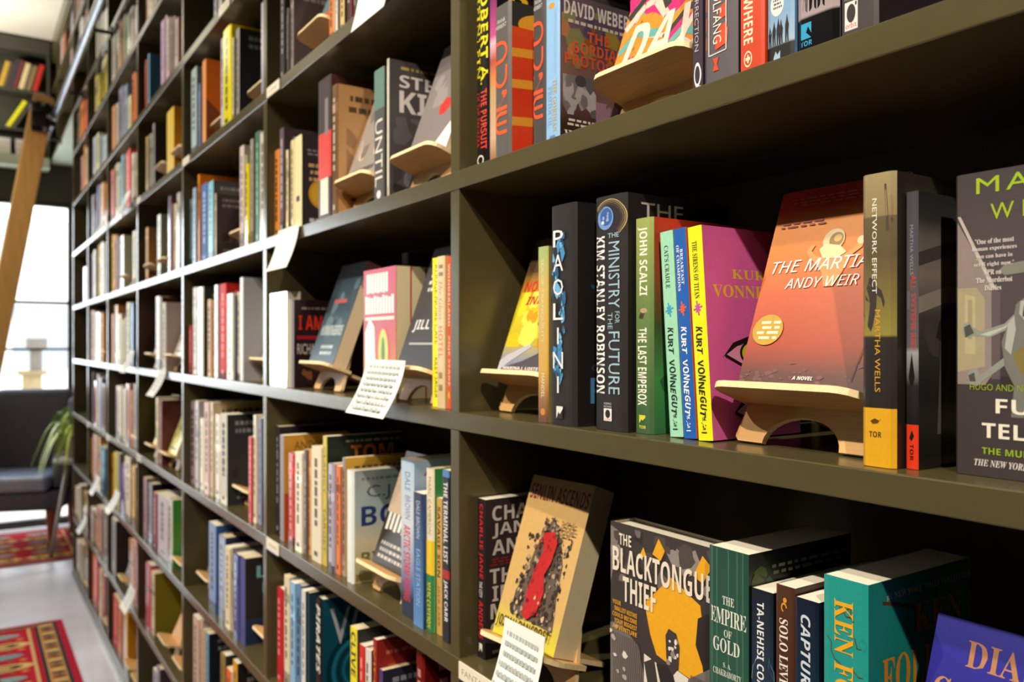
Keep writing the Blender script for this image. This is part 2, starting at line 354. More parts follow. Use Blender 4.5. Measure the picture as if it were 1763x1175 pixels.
CARDS=[(-1.7333,-1.6033,1.7006,1.6106,-0.004,-0.03),(-1.2619,-1.1169,1.4343,1.3463,-0.008,-0.045),(-0.8434,-0.7594,1.1232,0.9982,-0.008,-0.05),(-3.0405,-2.9105,1.3712,1.2812,-0.004,-0.045),(-3.6618,-3.5318,1.4319,1.3419,-0.004,-0.04),(-3.7542,-3.6242,2.0852,1.9952,-0.004,-0.042),(-4.4536,-4.3236,2.075,1.985,-0.004,-0.042),(-4.0176,-3.8876,0.8121,0.7221,-0.004,-0.05),(-4.6624,-4.5324,0.7917,0.7017,-0.004,-0.04),(-5.1796,-5.0496,0.4988,0.4088,-0.004,-0.045),(-3.641,-3.511,0.4843,0.3943,-0.004,-0.042),(-1.2986,-1.1686,2.0725,1.9825,-0.004,-0.02)]
LABELS=[(0,-1.8205,-1.7354),(0,-2.6729,-2.5822),(0,-3.4874,-3.4043),(3,-1.8247,-1.7393),(3,-3.4874,-3.3918),(3,-4.3119,-4.2176),(3,-5.0594,-4.9828),(3,-0.9671,-0.8816),(-1,-2.2372,-2.134),(0,-1.2872,-1.2133),(0,-3.8836,-3.8365)]
SB={-6:3.655,-5:3.413,-4:3.164,-3:2.908,-2:2.6385,-1:2.3224,0:2.0046,1:1.6718,2:1.3408,3:1.004,4:0.682,5:0.355,6:0.03}

ST={r:z+.025 for r,z in SB.items()}
# ------------------------------------------------ helpers
def lin(h):
    if not isinstance(h,str): return tuple(h)
    v=[int(h[i:i+2],16)/255 for i in (0,2,4)]
    return tuple(c/12.92 if c<=.04045 else ((c+.055)/1.055)**2.4 for c in v)+(1.,)
def mat(name,color=None,rough=.5,spec=.5,metal=0,attr=False,noise=0,nscale=40,stretch=(1,1,1),emit=None,bump=0,coat=0):
    m=bpy.data.materials.new(name); m.use_nodes=True; nt=m.node_tree; p=nt.nodes['Principled BSDF']
    p.inputs['Roughness'].default_value=rough; p.inputs['Specular IOR Level'].default_value=spec; p.inputs['Metallic'].default_value=metal
    p.inputs['Coat Weight'].default_value=coat
    src=None
    if attr:
        a=nt.nodes.new('ShaderNodeVertexColor'); a.layer_name='Col'; src=a.outputs[0]
    elif color: p.inputs['Base Color'].default_value=lin(color)
    if noise or bump:
        tc=nt.nodes.new('ShaderNodeTexCoord'); mp=nt.nodes.new('ShaderNodeMapping'); mp.inputs['Scale'].default_value=stretch
        n=nt.nodes.new('ShaderNodeTexNoise'); n.inputs['Scale'].default_value=nscale; n.inputs['Detail'].default_value=4
        nt.links.new(tc.outputs['Object'],mp.inputs[0]); nt.links.new(mp.outputs[0],n.inputs['Vector'])
        if noise:
            mx=nt.nodes.new('ShaderNodeMix'); mx.data_type='RGBA'; mx.blend_type='MULTIPLY'; mx.inputs[0].default_value=1
            rp=nt.nodes.new('ShaderNodeMapRange'); rp.inputs['To Min'].default_value=1-noise; rp.inputs['To Max'].default_value=1+noise
            rp.inputs['From Min'].default_value=.25; rp.inputs['From Max'].default_value=.75
            nt.links.new(n.outputs['Fac'],rp.inputs[0])
            if src is not None: nt.links.new(src,mx.inputs[6])
            else: mx.inputs[6].default_value=lin(color)
            nt.links.new(rp.outputs[0],mx.inputs[7]); src=mx.outputs[2]
        if bump:
            bp=nt.nodes.new('ShaderNodeBump'); bp.inputs['Strength'].default_value=bump; bp.inputs['Distance'].default_value=.002
            nt.links.new(n.outputs['Fac'],bp.inputs['Height']); nt.links.new(bp.outputs[0],p.inputs['Normal'])
    if src is not None: nt.links.new(src,p.inputs['Base Color'])
    if emit: p.inputs['Emission Color'].default_value=lin(emit[0]); p.inputs['Emission Strength'].default_value=emit[1]
    return m
M_PRINT=mat('printed_cover_satin',rough=.42,attr=True,noise=.05,nscale=180)
M_GLOSS=mat('printed_cover_gloss',rough=.16,attr=True,noise=.04,nscale=120)
M_MATTE=mat('printed_cover_matte',rough=.62,spec=.3,attr=True,noise=.05,nscale=200)
M_FOIL=mat('shrink_wrap_foil',rough=.12,metal=.6,attr=True,bump=.6,nscale=25)
M_PAGE=mat('page_edges',color='d9c7a2',rough=.8,spec=.1,noise=.12,nscale=60,stretch=(60,1,1))
M_PAGEW=mat('page_edges_white',color='e6ddca',rough=.8,spec=.1,noise=.08,nscale=60,stretch=(60,1,1))
M_PAINT=mat('olive_shelf_paint',color='4f472d',rough=.25,spec=.5,noise=.05,nscale=14,stretch=(1,3,3),bump=.03)
M_PLY=mat('birch_plywood',color='d3a468',rough=.5,spec=.35,noise=.1,nscale=18,stretch=(1,14,14))
M_PLYEDGE=mat('plywood_edge',color='e6cd9d',rough=.6,noise=.1,nscale=300)
M_CARD=mat('card_paper',rough=.7,spec=.2,attr=True)
M_FLOOR=mat('polished_concrete',color='c6c4cd',rough=.24,noise=.22,nscale=2.2)
M_AISLE=mat('aisle_wall_paint',color='5a5648',rough=.8,noise=.03,nscale=5)
M_CEIL=mat('ceiling_plaster',color='d8d2c0',rough=.9,noise=.02,nscale=8)
M_WALL=mat('wall_paint',color='46412f',rough=.6,noise=.03,nscale=6)
M_DARKW=mat('dark_trim_paint',color='3c3a2e',rough=.5,noise=.05,nscale=9,stretch=(1,1,6))
M_SAGE=mat('pale_sage_paint',color='c3cdb6',rough=.35,noise=.03,nscale=5)
M_PINE=mat('ladder_pine',color='e6b164',rough=.45,noise=.14,nscale=9,stretch=(6,6,.7))
M_STEEL=mat('brushed_steel',color='b9bcc4',rough=.25,metal=1,noise=.05,nscale=60)
M_IRON=mat('black_iron',color='2a2628',rough=.4,metal=.6,noise=.08,nscale=80)
M_NAVY=mat('navy_upholstery',color='4e4e5a',rough=.75,spec=.25,noise=.18,nscale=60,bump=.2)
M_SEAT=mat('navy_seat_lit',color='76809a',rough=.32,noise=.1,nscale=20)  # paler than the upholstery: window light on the seat put into the colour
M_CHERRY=mat('cherry_wood',color='8e3d12',rough=.35,noise=.15,nscale=12,stretch=(8,8,1))
M_GREEN=mat('leaf_green',color='c2d62c',rough=.4,noise=.2,nscale=30)
M_GREEN2=mat('leaf_green_dark',color='748c24',rough=.4,noise=.2,nscale=30)
M_POT=mat('clay_pot',color='6a5a4a',rough=.7,noise=.1,nscale=20)
M_TABLE=mat('pale_grey_wood',color='a09a92',rough=.35,noise=.06,nscale=10,stretch=(1,1,8))
M_RUG=mat('wool_rug',rough=.95,spec=.05,attr=True,noise=.18,nscale=70,bump=.5)
M_OUT=mat('pale_facade',color='e8e6e0',rough=.9,noise=.03,nscale=2)
M_PAVE=mat('pavement',color='cfcdc8',rough=.9,noise=.08,nscale=3)
M_GLASS=bpy.data.materials.new('window_glass'); M_GLASS.use_nodes=True
_n=M_GLASS.node_tree; _p=_n.nodes['Principled BSDF']; _n.nodes.remove(_p)
_t=_n.nodes.new('ShaderNodeBsdfTransparent'); _g=_n.nodes.new('ShaderNodeBsdfGlossy'); _g.inputs['Roughness'].default_value=.02; _x=_n.nodes.new('ShaderNodeMixShader'); _x.inputs[0].default_value=.05
_n.links.new(_t.outputs[0],_x.inputs[1]); _n.links.new(_g.outputs[0],_x.inputs[2]); _n.links.new(_x.outputs[0],_n.nodes['Material Output'].inputs[0])

class MB:
    """collects faces with a material slot and a colour"""
    def __init__(s): s.v=[]; s.f=[]; s.m=[]; s.c=[]
    def face(s,pts,col=(1,1,1,1),m=0):
        n=len(s.v); s.v+= [tuple(p) for p in pts]; s.f.append(tuple(range(n,n+len(pts)))); s.m.append(m)
        s.c.append(col if isinstance(col,list) else [col]*len(pts))
    def mesh(s,vs,fs,col=(1,1,1,1),m=0):
        n=len(s.v); s.v+=[tuple(p) for p in vs]
        for f in fs: s.f.append(tuple(i+n for i in f)); s.m.append(m); s.c.append([col]*len(f))
    def box(s,a,b,col=(1,1,1,1),m=0):
        x0,y0,z0=a; x1,y1,z1=b
        s.mesh([(x0,y0,z0),(x1,y0,z0),(x1,y1,z0),(x0,y1,z0),(x0,y0,z1),(x1,y0,z1),(x1,y1,z1),(x0,y1,z1)],[(0,3,2,1),(4,5,6,7),(0,1,5,4),(1,2,6,5),(2,3,7,6),(3,0,4,7)],col,m)
    def tube(s,p,q,r,n=12,r2=None,col=(1,1,1,1),m=0):
        p=Vector(p);q=Vector(q); d=(q-p).normalized(); a=d.orthogonal().normalized(); b=d.cross(a); r2=r if r2 is None else r2
        vs=[]
        for k,(c,rr) in enumerate(((p,r),(q,r2))):
            for i in range(n):
                t=2*math.pi*i/n; vs.append(c+a*rr*math.cos(t)+b*rr*math.sin(t))
        fs=[(i,(i+1)%n,n+(i+1)%n,n+i) for i in range(n)]+[tuple(range(n-1,-1,-1)),tuple(range(n,2*n))]
        s.mesh(vs,fs,col,m)
    def prism(s,pts,off,col=(1,1,1,1),m=0,mside=None):
        n=len(pts); off=Vector(off); a=[Vector(p) for p in pts]; b=[p+off for p in a]
        s.mesh(a+b,[tuple(range(n-1,-1,-1)),tuple(range(n,2*n))],col,m)
        s.mesh(a+b,[(i,(i+1)%n,n+(i+1)%n,n+i) for i in range(n)],col,m if mside is None else mside)
    def lathe(s,c,prof,n=20,col=(1,1,1,1),m=0):
        vs=[];fs=[]
        for r,z in prof:
            for i in range(n):
                t=2*math.pi*i/n; vs.append((c[0]+r*math.cos(t),c[1]+r*math.sin(t),c[2]+z))
        for k in range(len(prof)-1):
            for i in range(n): fs.append((k*n+i,k*n+(i+1)%n,(k+1)*n+(i+1)%n,(k+1)*n+i))
        fs.append(tuple(range(n-1,-1,-1))); fs.append(tuple(range((len(prof)-1)*n,len(prof)*n)))
        s.mesh(vs,fs,col,m)
    def build(s,name,mats,parent=None,color=True,bevel=0,smooth=False):
        me=bpy.data.meshes.new(name); me.from_pydata(s.v,[],s.f)
        if not isinstance(mats,(list,tuple)): mats=[mats]
        for k in mats: me.materials.append(k)
        me.polygons.foreach_set('material_index',s.m)
        if color:
            ca=me.color_attributes.new('Col','FLOAT_COLOR','CORNER'); buf=[]
            for cl in s.c:
                for c in cl: buf+=list(c)
            ca.data.foreach_set('color',buf)
        if smooth: me.polygons.foreach_set('use_smooth',[True]*len(me.polygons))
        me.update()
        o=bpy.data.objects.new(name,me); COL.objects.link(o)
        if parent is not None: o.parent=parent
        if bevel:
            bm=bmesh.new(); bm.from_mesh(me); bmesh.ops.remove_doubles(bm,verts=bm.verts,dist=1e-5)
            bmesh.ops.recalc_face_normals(bm,faces=bm.faces); bm.to_mesh(me); bm.free()
            b=o.modifiers.new('bevel','BEVEL'); b.width=bevel; b.segments=2; b.limit_method='ANGLE'
        return o
def empty(name,loc=(0,0,0),mtx=None):
    o=bpy.data.objects.new(name,None); COL.objects.link(o); o.empty_display_size=.02
    if mtx is not None: o.matrix_world=mtx
    else: o.location=loc
    return o
USED=set()
def tag(o,label,cat,group=None,kind=None):
    o['label']=label; o['category']=cat
    if group: o['group']=group
    if kind: o['kind']=kind
    return o
def structure(o): o['kind']='structure'; return o

# ------------------------------------------------ lettering
def _alpha(A,a):
    return lambda s:''.join(chr(A+ord(c)-65) if 'A'<=c<='Z' else chr(a+ord(c)-97) if 'a'<=c<='z' else c for c in s)
SERIF=_alpha(0x1D400,0x1D41A); SERIFI=_alpha(0x1D468,0x1D482); SANSB=_alpha(0x1D5D4,0x1D5EE); SANSI=_alpha(0x1D608,0x1D622); SANSBI=_alpha(0x1D63C,0x1D656)
_glyphs={}
def glyphs(s):
    if s not in _glyphs:
        c=bpy.data.curves.new('lettering','FONT'); c.body=s; c.resolution_u=2
        o=bpy.data.objects.new('lettering',c); me=bpy.data.meshes.new_from_object(o)
        v=[(p.co.x,p.co.y) for p in me.vertices]; f=[tuple(p.vertices) for p in me.polygons]
        bpy.data.objects.remove(o); bpy.data.curves.remove(c); bpy.data.meshes.remove(me)
        x0=min(p[0] for p in v);x1=max(p[0] for p in v);y0=min(p[1] for p in v);y1=max(p[1] for p in v)
        _glyphs[s]=([((p[0]-x0)/(x1-x0),(p[1]-y0)/max(y1-y0,1e-6)) for p in v],f)
    return _glyphs[s]
class Canvas:
    """flat art printed on one face: u to the reader's right, v up, both 0..1"""
    def __init__(s,mb,pos,m=0): s.mb=mb; s.pos=pos; s.k=1; s.m=m
    def _p(s,u,v): return s.pos(u,v,s.k)
    def poly(s,pts,col):
        c=lin(col) if not isinstance(col,list) else [lin(x) for x in col]
        s.mb.face([s._p(u,v) for u,v in pts],c,s.m); s.k+=1
    def rect(s,u0,v0,u1,v1,col): s.grid(u0,v0,u1,v1,[(v0,col),(v1,col)])
    def grid(s,u0,v0,u1,v1,stops,n=1):
        for (a,ca),(b,cb) in zip(stops,stops[1:]):
            ca=lin(ca);cb=lin(cb); N=16 if s.curved else 1
            for i in range(N):
                p=u0+(u1-u0)*i/N;q=u0+(u1-u0)*(i+1)/N
                s.mb.face([s._p(p,a),s._p(q,a),s._p(q,b),s._p(p,b)],[ca,ca,cb,cb],s.m)
        s.k+=1
    curved=False
    def ell(s,u,v,ru,rv,col,n=24,a0=0):
        s.poly([(u+ru*math.cos(a0+6.2832*i/n),v+rv*math.sin(a0+6.2832*i/n)) for i in range(n)],col)
    def ring(s,u,v,ru,rv,w,col,n=28,a0=0,a1=6.2832):
        c=lin(col)
        for i in range(n):
            a=a0+(a1-a0)*i/n;b=a0+(a1-a0)*(i+1)/n
            s.mb.face([s._p(u+ru*math.cos(a),v+rv*math.sin(a)),s._p(u+ru*math.cos(b),v+rv*math.sin(b)),s._p(u+ru*(1-w)*math.cos(b),v+rv*(1-w)*math.sin(b)),s._p(u+ru*(1-w)*math.cos(a),v+rv*(1-w)*math.sin(a))],c,s.m)
        s.k+=1
    def line(s,pts,w,col,asp=1.):
        c=lin(col)
        for (a,b),(p,q) in zip(pts,pts[1:]):
            dx,dy=p-a,(q-b)*asp; L=math.hypot(dx,dy) or 1; nx,ny=-dy/L*w,dx/L*w/asp
            s.mb.face([s._p(a+nx,b+ny),s._p(a-nx,b-ny),s._p(p-nx,q-ny),s._p(p+nx,q+ny)],c,s.m)
        s.k+=1
    def text(s,t,u0,v0,u1,v1,col,down=False):
        v,f=glyphs(t); 
        if down: P=[s._p(u0+(u1-u0)*b,v1-(v1-v0)*a) for a,b in v]
        else: P=[s._p(u0+(u1-u0)*a,v0+(v1-v0)*b) for a,b in v]
        s.mb.mesh(P,f,lin(col),s.m); s.k+=1
    def stack(s,t,u0,v0,u1,v1,col,gap=.3):
        n=len(t); h=(v1-v0)/(n-gap)
        for i,ch in enumerate(t):
            b=v1-i*h; a=b-h*(1-gap); w=(u1-u0)
            if ch in 'I1': s.text(ch,u0+w*.42,a,u0+w*.58,b,col)
            else: s.text(ch,u0,a,u1,b,col)
    def blots(s,seed,n,box,rmin,rmax,cols,asp=1.,k=7):
        R=random.Random(seed)
        for i in range(n):
            u=R.uniform(box[0],box[2]);v=R.uniform(box[1],box[3]);r=R.uniform(rmin,rmax)
            s.poly([(min(box[2],max(box[0],u+r*R.uniform(.5,1.2)*math.cos(6.2832*j/k))),min(box[3],max(box[1],v+r/asp*R.uniform(.5,1.2)*math.sin(6.2832*j/k)))) for j in range(k)],R.choice(cols))
    def dashes(s,seed,u0,v0,u1,v1,col,rows,down=False):
        """illegible small print"""
        R=random.Random(seed); h=(v1-v0)/rows
        for r in range(rows):
            u=u0+R.uniform(0,.04)
            while u<u1-.03:
                w=R.uniform(.03,.1); s.poly([(u,v1-(r+.8)*h),(min(u+w,u1),v1-(r+.8)*h),(min(u+w,u1),v1-(r+.3)*h),(u,v1-(r+.3)*h)],col); u+=w+.025
# ------------------------------------------------ books
E_=.000012
def book_mesh(t,h,d,sc,cc,hard,art,back=None):
    """cover of an upright book: spine faces -y, front board faces +x, base on z=0"""
    mb=MB(); w=.0026 if hard else .0007; S_=lin(sc); C_=lin(cc or sc); B_=lin(back or cc or sc); I_=lin('d8ceb8')
    r=min(.0032,t*.12) if hard else min(.0012,t*.1)
    N=8
    def yc(x): 
        q=2*x/t-1; return r*(abs(q)**(8 if hard else 14))
    sp=[(t*i/N,yc(t*i/N)) for i in range(N+1)]
    def yl(x):
        q=min(max(x/t,0),1)*N; i=min(int(q),N-1); return sp[i][1]+(sp[i+1][1]-sp[i][1])*(q-i)
    for (xa,ya),(xb,yb) in zip(sp,sp[1:]): mb.face([(xa,ya,0),(xb,yb,0),(xb,yb,h),(xa,ya,h)],S_)
    mb.face([(t,r,0),(t,d,0),(t,d,h),(t,r,h)],C_); mb.face([(0,d,0),(0,r,0),(0,r,h),(0,d,h)],B_)
    mb.face([(t,d,0),(t-w,d,0),(t-w,d,h),(t,d,h)],C_); mb.face([(0,d,0),(0,d,h),(w,d,h),(w,d,0)],B_)
    iy=r+w
    mb.face([(t-w,d,0),(t-w,iy,0),(t-w,iy,h),(t-w,d,h)],I_); mb.face([(w,iy,0),(w,d,0),(w,d,h),(w,iy,h)],I_); mb.face([(w,iy,0),(w,iy,h),(t-w,iy,h),(t-w,iy,0)],I_)
    for z in (0,h):
        mb.face([(0,r,z),(0,d,z),(w,d,z),(w,iy,z)],B_); mb.face([(t,r,z),(t-w,iy,z),(t-w,d,z),(t,d,z)],C_)
        mb.face([(x,y,z) for x,y in sp]+[(t-w,iy,z),(w,iy,z)],S_)
    Sc=Canvas(mb,lambda u,v,k:(u*t,yl(u*t)-k*E_-(.00045 if hard else .00012),v*h)); Sc.curved=True
    Fc=Canvas(mb,lambda u,v,k:(t+k*E_,r+u*(d-r),v*h))
    if art: art(Sc,Fc)
    ov=.003 if hard else .0002
    pg=MB(); pg.box((w+.0001,iy+.0002,ov),(t-w-.0001,d-ov,h-ov))
    return mb,pg
def make_book(mtx,t,h,d,sc,cc,hard=False,art=None,mt=None,parts=True,white=True,name='book',back=None):
    mb,pg=book_mesh(t,h,d,sc,cc,hard,art,back); mt=mt or M_PRINT; pm=M_PAGEW if white else M_PAGE
    if parts:
        e=empty(name,mtx=mtx); mb.build('cover',mt,e); pg.build('page_block',pm,e,color=False); return e
    n=len(mb.v); mb.v+=pg.v; mb.f+=[tuple(i+n for i in f) for f in pg.f]; mb.m+=[1]*len(pg.f); mb.c+=pg.c
    o=mb.build(name,[mt,pm]); o.matrix_world=mtx; return o
def upright(row,X,b,lean=0.,yaw=0.,dz=0.):
    return Matrix.Translation((X,b,ST[row]+.0004+dz))@Matrix.Rotation(yaw,4,'Z')@Matrix.Rotation(lean,4,'Y')
def faceout(row,X,b,t,yaw=0.):
    return Matrix.Translation((X,b+t,ST[row]+.0004))@Matrix.Rotation(yaw,4,'Z')@Matrix.Rotation(-math.pi/2,4,'Z')
# ------------------------------------------------ plywood display stands
AL=math.radians(20); SA,CA=math.sin(AL),math.cos(AL); PT=.006; SJ=.037
def stand_mesh():
    def P(x,s,o=0): return (x,s*SA+o*CA,s*CA-o*SA+.0024)
    def arc(cx,cs,rx,rs,a0,a1,n): return [(cx+rx*math.cos(a0+(a1-a0)*i/n),cs+rs*math.sin(a0+(a1-a0)*i/n)) for i in range(n+1)]
    pts=[(-.072,.004),(-.068,0),(-.046,0)]+[(p[0],p[1]) for p in arc(0,0,.040,.027,math.pi,0,14)]+[(.046,0),(.068,0),(.072,.004),(.066,.035),(.056,.075)]+arc(0,.105,.048,.045,0,math.pi,14)+[(-.056,.075),(-.066,.035)]
    a=MB(); n=len(pts); f=[P(x,s) for x,s in pts]; b=[P(x,s,PT) for x,s in pts]
    a.mesh(f+b,[tuple(range(n-1,-1,-1)),tuple(range(n,2*n))],m=0); a.mesh(f+b,[(i,(i+1)%n,n+(i+1)%n,n+i) for i in range(n)],m=1)
    # ledge: crosses the plate at SJ, rises to the front, its tail slants back to the shelf
    def Q(x,p,o=0): # p forward
        y=SJ*SA-p*CA; z=SJ*CA+p*SA
        return (x,y+o*SA,z+o*CA+.0024)
    fw=.052; bk=-.093
    lp=[(-.028,bk),(.028,bk),(.028,-.012),(.074,-.008),(.075,.022)]+[(.055+.02*math.cos(t*math.pi/8),.032+.02*math.sin(t*math.pi/8)) for t in range(0,5)]+[(-.055-.02*math.sin(t*math.pi/8),.032+.02*math.cos(t*math.pi/8)) for t in range(0,5)]+[(-.075,.022),(-.074,-.008),(-.028,-.012)]
    l=MB(); n=len(lp); f=[Q(x,p) for x,p in lp]; b=[Q(x,p,PT) for x,p in lp]
    l.mesh(f+b,[tuple(range(n-1,-1,-1)),tuple(range(n,2*n))],m=0); l.mesh(f+b,[(i,(i+1)%n,n+(i+1)%n,n+i) for i in range(n)],m=1)
    return a,l
_a,_l=stand_mesh(); STAND0=None
def make_stand(row,X,y,yaw,label):
    global STAND0
    m=Matrix.Translation((X,y,ST[row]+.0002))@Matrix.Rotation(yaw,4,'Z')
    if STAND0 is None:
        e=empty('book_stand',mtx=m); pa=_a.build('back_plate',[M_PLY,M_PLYEDGE],e,color=False); pl=_l.build('ledge',[M_PLY,M_PLYEDGE],e,color=False)
        STAND0=(pa,pl)
    else:
        e=empty('book_stand',mtx=m)
        for p in STAND0:
            c=p.copy(); COL.objects.link(c); c.parent=e
    return tag(e,label,'book stand','plywood book display stands')
def stand_book_mtx(row,X,y,yaw,t,d):
    # back-bottom edge on the ledge against the plate
    J=Vector((0,SJ*SA,SJ*CA))+Vector((0,SA,CA))*.0068+Vector((0,-CA,SA))*.0004+Vector((0,0,.0024))
    return Matrix.Translation((X,y,ST[row]+.0002))@Matrix.Rotation(yaw,4,'Z')@Matrix.Translation(J)@Matrix.Rotation(-AL,4,'X')@Matrix.Translation((-d/2,0,0))@Matrix.Rotation(-math.pi/2,4,'Z')
# ------------------------------------------------ room
def wallbox(name,a,b,m):
    mb=MB(); mb.box(a,b); return structure(mb.build(name,m,color=False))
wallbox('floor',(-7.5,-6,-.06),(4,.34,0),M_FLOOR)
wallbox('ceiling',(-7.6,-6.1,3.82),(4.1,.44,3.9),M_CEIL)
wallbox('wall_case_side',(-7.5,.32,0),(4,.42,3.82),M_WALL)
wallbox('wall_aisle_side',(-7.5,-6.1,0),(4,-6,3.82),M_AISLE)
wallbox('wall_near',(4,-6,0),(4.1,.32,3.82),M_WALL)
# window wall: header, jamb, glazed front down to the floor
wallbox('wall_window_side',(-7.6,-6,2.60),(-7.5,.32,3.82),M_DARKW)
wallbox('trim_1',(-7.6,-6,0),(-7.5,-3.2,2.6),M_DARKW)
wallbox('trim_2',(-7.6,.17,0),(-7.5,.32,2.6),M_DARKW)
win=empty('window_1',(-7.55,-1.5,0)); structure(win)
fr=MB()
for z0,z1 in ((0,.06),(1.405,1.425),(1.775,1.80),(2.56,2.6)): fr.box((-.03,-1.7,z0),(.03,1.67,z1))
for y in (-1.7,-.6,.5,1.63): fr.box((-.03,y,.06),(.03,y+.035,2.56))
fr.build('window_frame',M_DARKW,win,color=False)
gl=MB()
for ya,yb in ((-1.665,-.6),(-.565,.5),(.535,1.63)): gl.box((-.004,ya,.06),(.004,yb,2.56))
gl.build('window_glass',M_GLASS,win,color=False)
# outside
wallbox('ground',(-30,-15,-.12),(-7.6,15,-.02),M_PAVE)
fb=MB(); fb.box((-22,-9,-.02),(-21,9,4.2))
bl=tag(fb.build('building',M_OUT,color=False),'pale building across the street seen through the tall window','building')
fw=MB()
for k in range(6):
    y=-6+k*2.1; fw.box((-20.99,y,.9),(-20.95,y+1.1,2.3))
fw.build('facade_windows',mat('facade_glass',color='9aa4ac',rough=.2,noise=.05),bl,color=False)
gp=empty('garden_post',(-9.1,.02,-.02)); tag(gp,'tan stone post with a grey lantern cap outside the tall window','post')
m_=MB(); m_.box((-.09,-.13,0),(.09,.03,1.18)); m_.build('stone_shaft',mat('tan_stone',color='b8a27a',rough=.85,noise=.15,nscale=30),gp,color=False,bevel=.01)
m_=MB(); m_.box((-.12,-.17,1.18),(.12,.07,1.22)); m_.build('capital',mat('tan_stone_cap',color='a8946e',rough=.85,noise=.1,nscale=30),gp,color=False)
m_=MB(); m_.prism([(-.05,-.07,1.22),(.05,-.07,1.22),(.05,.03,1.22),(-.05,.03,1.22)],(0,0,.2)); m_.prism([(-.09,-.1,1.42),(.09,-.1,1.42),(.09,.07,1.42),(-.09,.07,1.42)],(0,0,.11)); m_.build('lantern',mat('grey_lantern',color='8a8378',rough=.6,noise=.05),gp,color=False)

# ------------------------------------------------ bookcase
DIV=[-7.47,-6.9,-5.8035,-5.0594,-4.3023,-3.4861,-2.677,-1.8354,-.972,-.105,.76,1.62]
bc=empty('bookcase',(-2,0,0)); tag(bc,'tall olive painted wall of bookshelves filling the long side of the shop','bookcase')
off=Vector((2,0,0))
DEP=.29
def part(name,a,b,m,bev=.0012):
    mb=MB(); mb.box(Vector(a)+off,Vector(b)+off); return mb.build(name,m,bc,color=False,bevel=bev)
for r,z in SB.items():
    part('shelf_board',(-5.8275 if r>-3 else -7.49,0,z),(1.62,DEP,z+.025),M_PAINT)
for i,x in enumerate(DIV):
    part('divider',(x-.024,.0015,2.908 if x<-6 else .0),(x,DEP,3.80),M_PAINT)
part('crown_rail',(-7.49,-.004,3.70),(1.62,.03,3.815),M_PAINT)
part('back_panel',(-5.82,DEP,0.0),(1.62,DEP+.012,3.8),M_PAINT,0)
part('back_panel',(-7.49,DEP,2.908),(-5.82,DEP+.012,3.8),M_PAINT,0)
part('plinth',(-5.83,-.006,.001),(1.62,.012,.03),M_PAINT)
part('soffit_panel',(-7.49,.004,2.893),(-5.83,DEP,2.9075),M_SAGE,0)
# small label holders clipped on the shelf faces
ORD=['first','second','third','fourth','fifth','sixth','seventh','eighth','ninth','tenth','eleventh','twelfth','thirteenth','fourteenth','fifteenth','sixteenth','seventeenth','eighteenth','nineteenth','twentieth']
BAYN={'W':'high bay over the alcove','X':'bay beside the window','Y':'second bay from window','Z':'third bay from window','A':'fourth bay from window','B':'fifth bay from window','C':'sixth bay from window','E':'bay nearest the camera'}
def rown(r): return ORD[6-r]+' shelf up'
def bay_of(x):
    for k,(a,b) in {'W':(-7.5,-5.80),'X':(-5.80,-5.05),'Y':(-5.05,-4.3),'Z':(-4.3,-3.48),'A':(-3.48,-2.67),'B':(-2.67,-1.83),'C':(-1.83,-.97),'E':(-.97,0)}.items():
        if a<=x<b: return k
for r,a,b in LABELS:
    mb=MB(); e=empty('shelf_label',((a+b)/2,0,SB[r])); w=(b-a)/2
    mb.box((-w,-.0022,.0012),(w,-.0004,.0238),lin('e6dcc8')); cv=Canvas(mb,lambda u,v,k:(-w+2*w*u,-.0022-k*.00008,.0012+.0226*v))
    if (r,round(a,2))==(3,-.97): cv.text('FANTASY',.1,.3,.92,.68,'a08a72')
    else: cv.dashes(r*9+3,.15,.3,.85,.75,'c9bca4',1)
    mb.build('label_strip',M_CARD,e)
    m2=MB(); m2.box((-w-.001,-.0028,-.001),(w+.001,-.0002,.0012)); m2.build('clip_rail',M_STEEL,e,color=False)
    tag(e,'cream paper label on the face of the %s, %s'%(rown(r),BAYN[bay_of((a+b)/2)]) if (r,round(a,2)) not in ((0,-1.29),) else 'cream paper shelf label under the white sheet high in the sixth bay','label','shelf edge labels')
# handwritten cards hanging over the shelf edges
CARDL=['blank white card hanging below the sixth shelf up in the sixth bay','lined handwritten card taped to the book stand beside a yellow spine','handwritten card hanging from the stand under the cream display book','white card hanging from the fifth shelf up in the fourth bay','white card hanging from the fifth shelf up in the third bay','white card hanging from the sixth shelf up in the third bay','white card hanging from the sixth shelf up in the second bay','white card hanging from the third shelf up in the third bay','white card hanging from the third shelf up in the second bay','white card hanging low in the bay beside the window','white card above the yellow book low in the third bay','white sheet standing over the seventh shelf up in the sixth bay']
for i,(xa,xb,zt,zb,y0,y1) in enumerate(CARDS):
    mb=MB(); n=8; w=xb-xa; hh=zt-zb
    def cp(u,v,k,f=1): # v 1 at top
        q=1-v; y=y0+(y1-y0)*(q**1.6); return (-w/2+w*u,y-f*(.0003+k*.0001),hh*(v-1)*(.98))
    for f,nn in ((1,0),(-1,0)):
        for j in range(n):
            pts=[cp(0,j/n,0,f),cp(1,j/n,0,f),cp(1,(j+1)/n,0,f),cp(0,(j+1)/n,0,f)]
            mb.face(pts if f>0 else pts[::-1],lin('e4e6e2'))
    cv=Canvas(mb,cp)
    if i in (1,2): cv.dashes(i+5,.08,.1,.9,.92,'a9b0ac',8 if i==1 else 9)
    elif 2<i<11: cv.dashes(i+5,.12,.2,.88,.85,'c4c8c6',5)
    o=mb.build('hanging_card',M_CARD); o.location=((xa+xb)/2,0,zt)
    tag(o,CARDL[i],'card','handwritten shelf cards')
